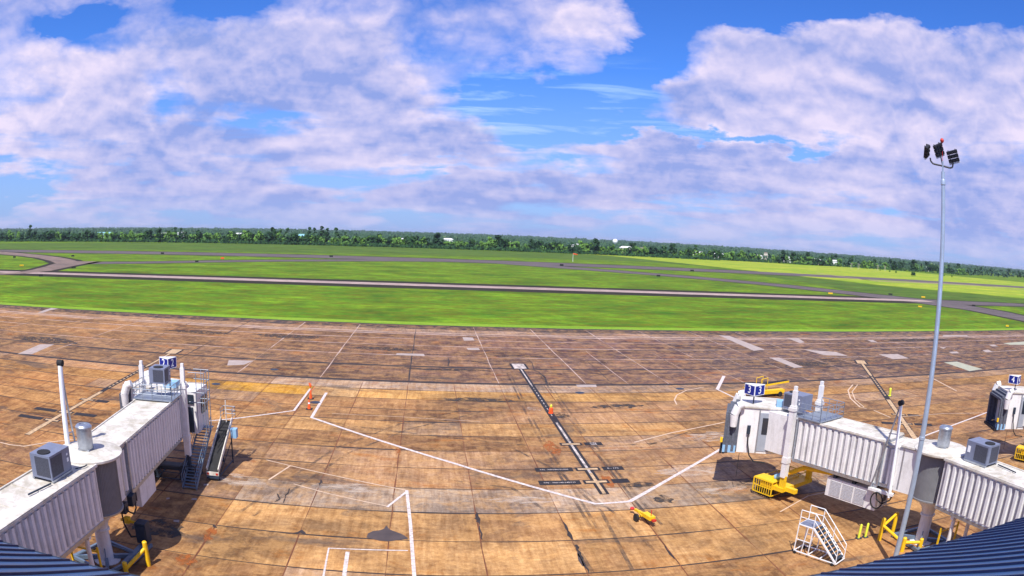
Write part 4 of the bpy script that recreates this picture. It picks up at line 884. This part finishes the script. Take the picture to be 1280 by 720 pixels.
# local +x runs down the flight, y across
a = MB(); W_ = .62; t = .06
for s in (-1, 1):
    y = s*W_
    a.bar((-1.3, y, .22), (2.3, y, .22), t, t); a.bar((-1.3, y, .2), (-1.3, y, 2.2), t, t); a.bar((-.1, y, .2), (-.1, y, 2.2), t, t); a.bar((-1.3, y, 2.2), (-.05, y, 2.2), t, t)
    a.bar((-.05, y, 2.2), (2.25, y, .25), t, .12); a.bar((-.7, y, .22), (-.5, y, 2.2), t*.8, t*.8)
    a.bar((-1.3, y, 1.1), (-.1, y, 1.1), t*.7, t*.7)
for x_, z_ in ((-1.3, .22), (-1.3, 2.2), (2.3, .22), (-.1, .22), (.9, .22)): a.bar((x_, -W_, z_), (x_, W_, z_), t, t)
a.build('frame', 'signwhite', rs, smooth=False)
a = MB()
for s in (-1, 1):
    y = s*W_
    a.path([(-1.3, y, 2.2), (-1.3, y, 3.25), (-.1, y, 3.25), (2.2, y, 1.25), (2.25, y, .3)], .03, 7); a.tube((-.1, y, 2.2), (-.1, y, 3.25), .03, n=7); a.tube((-.1, y, 2.75), (2.2, y, .8), .022, n=6); a.tube((-1.3, y, 2.75), (-.1, y, 2.75), .022, n=6); a.tube((1.0, y, 1.3), (1.0, y, 2.3), .026, n=6)
a.build('handrail', 'signwhite', rs)
for i in range(9):
    tt = (i+.6)/9.4; b = MB(); b.box(-.05+2.3*tt-.14, -.05+2.3*tt+.14, -W_+.04, W_-.04, 2.2-1.95*tt-.02, 2.2-1.95*tt+.02); b.build('tread', 'dsteel', rs, smooth=False)
a = MB(); a.box(-1.26, -.06, -W_+.04, W_-.04, 2.23, 2.26); a.build('platform', 'ac', rs, smooth=False)
for x_ in (-1.2, 2.0):
    for s in (-1, 1): b = MB(); b.tube((x_, s*W_-.04, .12), (x_, s*W_+.04, .12), .12, n=14); b.build('castor', 'rubber', rs)

# bollards and yellow guard frames
for px, py, lb in ((1073, 673, 'left one of the two short lime yellow bollards beside the rolling stairs'), (1081.5, 671.5, 'right one of the two lime bollards, nearer the yellow guard frame')):
    p = at(px, py); b = empty('bollard', (p.x, p.y, 0)); tag(b, lb, 'bollard', 'lime bollards beside the rolling stairs')
    a = MB(); a.lathe([(.10, .05), (.10, 1.05), (.07, 1.13), (.02, 1.16)], n=16); a.build('post', 'lime', b)
    a = MB(); a.box(-.2, .2, -.2, .2, 0, .05); a.build('base_plate', 'dsteel', b, smooth=False)
def guard(pts_posts, pts_bars, label):
    o = MB(); c = sum((Vector((p[0], p[1], 0)) for p in pts_posts), Vector())/len(pts_posts)
    for x_, y_, h_ in pts_posts: o.lathe([(.165, 0), (.165, h_-.05), (.12, h_)], Vector((x_, y_, 0))-c, 16)
    for a_, b_ in pts_bars: o.tube(Vector(a_)-c, Vector(b_)-c, .12, n=12)
    g_ = o.build('guard_frame', 'yellow'); g_.location = c; tag(g_, label, 'guard rail', 'yellow pipe guards around the bridge pedestals')
q1 = at(1099, 675); q2 = (32.6, 36.2); q3 = (31.9, 33.6); q4 = (33.2, 33.0)
guard([(q1.x, q1.y, 1.75), (q2[0]+.6, q2[1]+.5, 1.75), (q3[0], q3[1], 1.1), (q4[0], q4[1], 1.0)], [((q1.x, q1.y, 1.1), (q2[0]+.6, q2[1]+.5, 1.65)), ((q1.x, q1.y, 1.2), (q3[0], q3[1], .6)), ((q3[0], q3[1], .7), (q4[0], q4[1], .7))], 'yellow K-shaped pipe guard frame in front of the pedestal of bridge 3')
l1 = at(186, 707); l2 = at(158, 716)
guard([(l1.x, l1.y, 1.7), (l2.x, l2.y, .75)], [((l1.x, l1.y, 1.25), (l2.x, l2.y, .25))], 'yellow slanted pipe guard frame right of the pedestal of bridge 2')
# dark hydraulic cabinet by pedestal 2 and its yellow arm
p = at(171, 674); hc = empty('hydraulic_cabinet', (-18.3, 37.0, 0)); tag(hc, 'dark navy equipment cabinet with rubber hoses by pedestal of bridge 2', 'cabinet')
a = MB(); a.box(-.35, .45, -.4, .4, .5, 1.9); a.box(-.3, .4, -.5, -.4, .6, 1.7); a.build('cabinet', 'dsteel', hc, smooth=False)
a = MB(); a.bar((0, 0, .25), (-.2, -3.4, .25), .3, .4); a.bar((.5, .1, .25), (.2, -2.8, .25), .14, .2); a.build('skid', 'bsteel', hc, smooth=False)
a = MB(); a.bar((-.35, 0, 1.75), (-1.6, .1, 1.75), .14, .14); a.box(-1.3, -.9, -.1, .3, 1.6, 2.0); a.build('yellow_arm', 'yellow', hc, smooth=False)
a = MB(); a.path([(-1.2, -.4, 3.2), (-1.1, -.5, 1.8), (-.7, -.5, .9), (-.3, -.5, 1.0)], .06, 8); a.build('hose', 'rubber', hc)

# yellow belt loader parked beyond the cab of bridge 3
p = at(935, 497); q = at(982, 493)
bl = empty('belt_loader', (p.x, p.y, 0), math.atan2(q.y-p.y, q.x-p.x)); Lq = 6.2
tag(bl, 'yellow belt loader parked behind the cab of bridge 3', 'belt loader')
a = MB(); a.box(.3, Lq-.4, -.8, .8, .45, .95); a.build('chassis', 'yellow', bl, smooth=False)
a = MB(); a.bar((-.6, .1, 1.35), (Lq+.6, .1, 1.9), .95, .22); a.build('conveyor_boom', 'yellow', bl, smooth=False)
a = MB(); a.bar((-.6, .1, 1.48), (Lq+.6, .1, 2.03), .7, .05); a.build('belt', 'rubber', bl, smooth=False)
a = MB(); a.path([(1.6, -.6, .95), (1.6, -.6, 2.5), (2.7, -.6, 2.7), (2.7, -.6, .95)], .05, 6); a.path([(1.6, .6, .95), (1.6, .6, 2.5), (2.7, .6, 2.7), (2.7, .6, .95)], .05, 6); a.box(1.7, 2.3, -.7, -.2, .95, 1.6); a.build('driver_seat', 'yellow', bl)
for x_ in (1.0, Lq-1.2):
    for s in (-1, 1): b = MB(); b.tube((x_, s*.82-.11, .35), (x_, s*.82+.11, .35), .35, n=18); b.build('wheel', 'rubber', bl)

# ------------------------------------------------------------------ airfield signs
asg = [(18, 322.5, 2, 'dark'), (91, 321, 2, 'dark'), (92, 335.5, 3, 'dark'), (51, 345.5, 3, 'dark'), (27, 333, 3, 'yellow'), (203, 317.8, 2, 'dark'), (246, 328, 2, 'dark'), (278, 324, 2, 'orange'), (414, 321.5, 2, 'dark'),
       (1038, 368, 3, 'yellow'), (1113, 369, 3, 'dark'), (1154, 372.5, 3, 'yellow'), (1150, 384.5, 3, 'yellow'), (1217, 383, 3, 'dark'), (1259, 409, 2, 'yellow'), (823, 346, 2, 'dark'), (702, 332.5, 2, 'dark'), (865, 339.5, 2, 'dark')]
where = ['at the far left edge near the curving taxiway', 'above the junction at the left, in the upper grass', 'in the grass tip right of the left junction', 'below the near taxiway at the left', 'standing in the yellow green patch at the left edge',
         'left of centre beside the distant runway', 'beside the second runway strip, left of centre', 'small orange one between the two far strips', 'near the middle of the distant runway',
         'left of the right hand junction between two taxiways', 'above the right hand junction, dark backed', 'above the pavement just left of the light mast', 'below the junction just left of the light mast', 'in the grass wedge right of the light mast', 'near the apron corner at the right edge', 'beside the second strip, right of centre', 'beside the runway, just right of centre', 'beside the far runway, right of centre']
for (px, py, wd, kd), wh_ in zip(asg, where):
    p = at(px, py); o = empty('airfield_sign', (p.x, p.y, -.1), math.atan2(p.x, p.y)*-1); tag(o, '%s airfield sign %s' % (kd if kd != 'dark' else 'low dark', wh_), 'airfield sign', 'low signs beside the taxiways')
    k = p.y/265.*.72; k = max(.6, min(1.3, k))
    a = MB(); a.box(-wd*.5*k, wd*.5*k, -.15, .15, .3, .3+.9*k); a.build('panel', {'dark': 'rubber', 'yellow': 'yellow', 'orange': 'orange'}[kd], o, smooth=False)
    a = MB(); 
    for s in (-1, 1): a.box(s*wd*.35*k-.06, s*wd*.35*k+.06, -.06, .06, 0, .3)
    a.box(-wd*.5*k, wd*.5*k, -.4, .4, 0, .05); a.build('legs_base', 'dsteel', o, smooth=False)
p = at(716, 327); o = empty('windsock', (p.x, p.y, 0)); tag(o, 'orange windsock on a thin mast in the grass beyond the runway', 'windsock')
a = MB(); a.tube((0, 0, 0), (0, 0, 6.5), .16, .1, n=8); a.build('mast', 'signwhite', o)
a = MB(); a.tube((.2, 0, 6.4), (3.8, .4, 5.9), .65, .35, n=12); a.build('sock', 'orange', o)

# ------------------------------------------------------------------ trees
def crown(seed, hgt, rad, n, leaf, base=.18):
    r = random.Random(seed); mb = MB(); cl = []
    for i in range(9):
        t = r.random(); z_ = hgt*(base+.08+.70*t); rr_ = rad*(1-.5*abs(t-.35))
        ang_ = r.random()*2*PI; q = rr_*r.uniform(.15, .75); cl.append((math.cos(ang_)*q, math.sin(ang_)*q, z_, rad*r.uniform(.32, .6)))
    for i in range(n):
        cx, cy, cz, cr_ = cl[i % len(cl)]; d = Vector((r.gauss(0, 1), r.gauss(0, 1), r.gauss(0, 1))).normalized()*cr_*r.uniform(.55, 1.05)
        c = Vector((cx, cy, cz))+d*1.0; c.z = max(c.z, hgt*.04)
        nrm = (d.normalized()+Vector((r.uniform(-.6, .6), r.uniform(-.6, .6), r.uniform(-.4, .8)))).normalized()
        u = nrm.orthogonal().normalized(); v = nrm.cross(u); s = leaf*r.uniform(.6, 1.3)
        mb.face([c-u*s-v*s*.7, c+u*s-v*s*.6, c+u*s*.8+v*s, c-u*s*.7+v*s*.8])
    return mb
tmpl = []
specs = [('dark', 11, 5.5, 170, 'leaf_dark'), ('dark', 14, 5.0, 170, 'leaf_dark'), ('dark', 10, 5.8, 170, 'leaf_dark'), ('light', 9, 5.2, 160, 'leaf_light'), ('light', 11, 5.0, 160, 'leaf_light'), ('light', 7.5, 5.5, 150, 'leaf_light'), ('dark', 17, 4.6, 190, 'leaf_dark')]
LBL = {'dark': 'dark green broadleaf tree in the tree line beyond the airfield', 'light': 'light green bushy tree in the tree line beyond the airfield', 'tall': 'tall dark tree rising above the tree line on the horizon'}
for i, (kd, hgt, rad, n, lm_) in enumerate(specs):
    me_c = crown(i+1, hgt, rad, n, .95, .05 if kd == 'light' else .12); tr = MB(); tr.tube((0, 0, 0), (.2, .1, hgt*.5), .32, .18, n=6); tr.tube((.2, .1, hgt*.45), (1.3, .4, hgt*.7), .15, .06, n=5); tr.tube((.2, .1, hgt*.4), (-1.2, -.3, hgt*.66), .14, .05, n=5)
    o = empty('tree'); a = me_c.build('crown', lm_, o, smooth=False); b = tr.build('trunk', 'bark', o); tmpl.append([o, a, b, kd, False])
def place_tree(k, x, y, s, kind=None, label=None, group=None):
    T_ = tmpl[k]
    if not T_[4]: T_[4] = True; o = T_[0]
    else:
        o = T_[0].copy(); COL.objects.link(o)
        for ch in T_[1:3]: c = ch.copy(); COL.objects.link(c); c.parent = o
    o.location = (x, y, -.1); o.rotation_euler = (0, 0, random.random()*6.28); o.scale = (s*random.uniform(.9, 1.2), s*random.uniform(.9, 1.2), s)
    kk = kind or T_[3]
    tag(o, label or LBL[kk], 'tree', group or {'dark': 'dark trees of the far tree line', 'light': 'light trees of the far tree line', 'tall': 'tall trees above the far tree line'}[kk]); return o
tr_ = random.Random(11)
N = 214
for i in range(N):
    px = -25+1235*i/N+tr_.uniform(-2, 2)
    yb = 303 if px < 170 else 303+(px-170)*.0120 if px < 485 else 306.8+(px-485)*.040 if px < 640 else 313+(px-640)*.043 if px < 900 else 324+(px-900)*.078 if px < 1100 else 338+(px-1100)*.075
    yy = tr_.uniform(860, 895) if px < 900 else tr_.uniform(880, 930)
    d = ray(px, 300+max(0, px-700)*.05); x_ = d.x/d.y*yy
    k = tr_.choice([0, 1, 2, 0, 3, 4, 5, 3, 4, 5] if px > 130 else [0, 1, 2, 2, 0, 4, 3])
    if tr_.random() < .3 and px > 900: continue
    place_tree(k, x_, yy, tr_.uniform(.95, 1.55))
for px, h_, yy in ((36, 1.45, 900), (349, 1.1, 1000), (357, 1.25, 1000), (385, 1.35, 1010), (394, 1.3, 1020), (402, 1.45, 1020), (409, 1.3, 1010), (422, 1.35, 1030), (430, 1.0, 1030), (217, 1.2, 960), (225, 1.15, 980), (795, 1.0, 1000), (868, 1.1, 1000), (1040, 1.0, 950), (1065, 1.05, 960), (1130, 1.0, 960), (1062, .9, 950)):
    d = ray(px, 300); place_tree(6, d.x/d.y*yy, yy, h_, 'tall')
for i in range(44):                          # rows on the right that close the bright field
    px = 985+i*6.7+tr_.uniform(-2, 2); yy = 1010+tr_.uniform(-20, 30)+(px-985)*.2; d = ray(px, 320+(px-985)*.07)
    place_tree(tr_.choice([0, 1, 2, 0]), d.x/d.y*yy, yy, tr_.uniform(1.0, 1.4))
p = at(1141, 345.5); place_tree(2, p.x, p.y, .55, 'light', 'round dark bush standing alone in the bright field at the right', 'lone bushes in the bright field')
for px, py, s in ((1120, 341), (1128, 340), (1112, 339.5), (1098, 338)) and [(1120, 341, .35), (1112, 339.8, .3), (1100, 338, .3), (1180, 345, .3), (1190, 346, .28)]:
    p = at(px, py); place_tree(5, p.x, p.y, s, 'light', 'low bush along the back edge of the bright field', 'low bushes behind the bright field')
# far woodland that reads as one mass
ug = MB(); r = random.Random(9)
for i in range(5200):
    px = r.uniform(-30, 1215); yy = r.uniform(852, 870) if px < 900 else r.uniform(880, 905); d = ray(px, 300+max(0, px-700)*.05); x_ = d.x/d.y*yy
    if px > 960 and r.random() < .5: continue
    c = Vector((x_, yy, r.uniform(0, 4.5)*r.random()+.6)); nrm = Vector((r.uniform(-1, 1), -r.random(), r.random()+.1)).normalized(); u = nrm.orthogonal().normalized(); v = nrm.cross(u); s = r.uniform(.8, 1.9)
    ug.face([c-u*s-v*s*.7, c+u*s-v*s*.6, c+u*s*.8+v*s, c-u*s*.7+v*s*.8])
o = ug.build('undergrowth', 'leaf_dark', smooth=False); tag(o, 'dark undergrowth along the foot of the tree line', 'undergrowth', kind='stuff')
fw = MB(); r = random.Random(5)
for i in range(5200):
    yy = 930+(r.random()**1.7)*5200; az = r.uniform(-.95, 1.15); x_ = math.tan(az)*yy
    if abs(x_) > 9000: continue
    hh = r.uniform(7, 13)*(1+.06*(yy-900)/1000); rad = r.uniform(5, 9)*(1+(yy-900)/2600)
    for k in range(9):
        c = Vector((x_+r.uniform(-rad, rad), yy+r.uniform(-rad, rad), hh*r.uniform(.15, .95))); nrm = Vector((r.uniform(-1, 1), -r.random(), r.random()+.2)).normalized()
        u = nrm.orthogonal().normalized(); v = nrm.cross(u); s = rad*r.uniform(.25, .5)
        fw.face([c-u*s-v*s*.7, c+u*s-v*s*.6, c+u*s*.8+v*s, c-u*s*.7+v*s*.8])
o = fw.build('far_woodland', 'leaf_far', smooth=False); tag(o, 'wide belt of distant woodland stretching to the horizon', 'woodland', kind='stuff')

# ------------------------------------------------------------------ haze over the whole airfield
hb = MB(); hb.box(-11500, 11500, -600, 11500, -1.2, 34)
hm = bpy.data.materials.new('haze_air'); hm.use_nodes = True; hm.node_tree.nodes.clear()
pv = hm.node_tree.nodes.new('ShaderNodeVolumePrincipled'); pv.inputs['Density'].default_value = HAZE; pv.inputs['Color'].default_value = (.72, .82, 1, 1); pv.inputs['Anisotropy'].default_value = .2
ho = hm.node_tree.nodes.new('ShaderNodeOutputMaterial'); hm.node_tree.links.new(pv.outputs[0], ho.inputs['Volume'])
M['haze'] = hm
o = hb.build('haze', 'haze', smooth=False); tag(o, 'thin pale blue haze over the airfield', 'haze', kind='stuff')
# ------------------------------------------------------------------ buildings in the trees
def house(px, yy, w_, d_, h_, rm, label, wm='wall', ridge=True, zoff=0):
    d = ray(px, 300); x_ = d.x/d.y*yy; o = empty('house' if h_ < 10 else 'warehouse', (x_, yy, 0), -math.atan2(x_, yy)); tag(o, label, 'building', 'pale buildings among the far trees')
    a = MB(); a.box(-w_/2, w_/2, -d_/2, d_/2, 0, h_); a.build('wall', wm, o, smooth=False)
    a = MB(); e = .6; rh = h_+(w_*.12 if ridge else .6)
    a.raw([(-w_/2-e, -d_/2-e, h_), (w_/2+e, -d_/2-e, h_), (w_/2+e, d_/2+e, h_), (-w_/2-e, d_/2+e, h_), (-w_/2+(d_*.3 if ridge else .5), 0, rh), (w_/2-(d_*.3 if ridge else .5), 0, rh)], [(0, 1, 5, 4), (1, 2, 5), (2, 3, 4, 5), (3, 0, 4), (3, 2, 1, 0)])
    a.build('roof', rm, o, smooth=False)
    n = max(2, int(w_/6))
    for i in range(n):
        a = MB(); xc = -w_/2+w_*(i+.5)/n; a.box(xc-.9, xc+.9, -d_/2-.06, -d_/2+.02, h_*.35, h_*.7); a.build('window', 'glass', o, smooth=False)
house(206, 1010, 14, 12, 9.5, 'roof_pale', 'white building left of the tallest left-hand tree clump', 'whitewall')
house(130, 1150, 40, 20, 6, 'roof_teal', 'long pale teal roofed hall at the far left of the tree line', 'whitewall')
house(227, 1050, 16, 12, 10.5, 'roof_pale', 'white block just right of the tall left-hand tree clump', 'whitewall')
house(382, 985, 28, 16, 9, 'roof_teal', 'wide hall with pale teal roof below the tall pines left of centre', 'whitewall')
house(505, 990, 13, 12, 8.5, 'roof_pale', 'small pale blue white building in the trees left of the centre', 'whitewall')
house(716, 960, 6, 6, 9.5, 'roof_pale', 'small white house right of centre above the windsock', 'whitewall')
house(783, 1010, 20, 14, 8.5, 'roof_pale', 'long low grey roofed building right of the white dome', 'wall')
house(803, 1000, 14, 12, 8.5, 'roof_brown', 'brown roofed house right of the long grey building', 'wall')
house(874, 935, 17, 12, 7.5, 'roof_pale', 'pale pink house, first of the three right of the dome', 'whitewall')
house(899, 925, 15, 12, 7.5, 'roof_pale', 'white gabled house, middle one of the bright houses', 'whitewall')
house(948, 930, 15, 12, 8, 'roof_pale', 'white house farthest right among the bright houses', 'whitewall')
house(958, 960, 6, 6, 13, 'roof_brown', 'tall narrow reddish building at the right of the tree line', 'wall')
house(1021, 950, 20, 12, 7, 'roof_pale', 'low pale shed behind the bright field, far right', 'whitewall')
for px, yy_, w_, h_, lb in ((722, 1060, 9, 9.5, 'tiny white house just right of the windsock among dark trees'), (745, 1090, 14, 9, 'low white roofed house left of the radar dome'), (835, 990, 12, 8, 'small pale house between the grey building and the pink house'),
                       (985, 945, 12, 8, 'small white cabin between the reddish tower house and the low shed'), (1045, 960, 16, 7, 'long white shed behind the utility frames'), (300, 1080, 18, 9.5, 'pale low hall between the left clump and the tall pines'), (560, 1060, 16, 9.5, 'pale roofed house left of the picture centre'), (640, 1040, 14, 9, 'white roofed house near the centre of the tree line'), (1160, 1000, 14, 7, 'small white building just left of the light mast')):
    house(px, yy_, w_, 10, h_, 'roof_pale', lb, 'whitewall')
d = ray(769, 300); yy = 1250; o = empty('radar_dome', (d.x/d.y*yy, yy, 0)); tag(o, 'white round radar dome rising just above the tree line', 'radome')
a = MB(); a.lathe([(3.5, 13), (4.4, 14.5), (4.8, 16.5), (4.4, 18.5), (3.0, 20.2), (.4, 21)], n=20); a.build('dome', 'signwhite', o)
a = MB(); a.lathe([(2.6, 0), (2.2, 13)], n=12); a.build('tower', 'whitewall', o)
ups = [(1064, 336), (1073, 336.5), (1097, 338), (1106, 339)]
for i, (px, py) in enumerate(ups):
    p = at(px, py); o = empty('utility_pole', (p.x, p.y, 0)); tag(o, ['leftmost', 'second from left', 'third from left', 'rightmost'][i]+' of four pale utility frames behind the bright field', 'utility pole', 'utility frames behind the bright field')
    a = MB(); a.tube((-.9, 0, 0), (-.9, 0, 7.5), .16, n=6); a.build('post', 'wall', o); a = MB(); a.tube((.9, 0, 0), (.9, 0, 7.5), .16, n=6); a.build('post', 'wall', o)
    a = MB(); a.bar((-2.0, 0, 7.2), (2.0, 0, 7.2), .18, .18); a.build('cross_bar', 'wall', o, smooth=False)
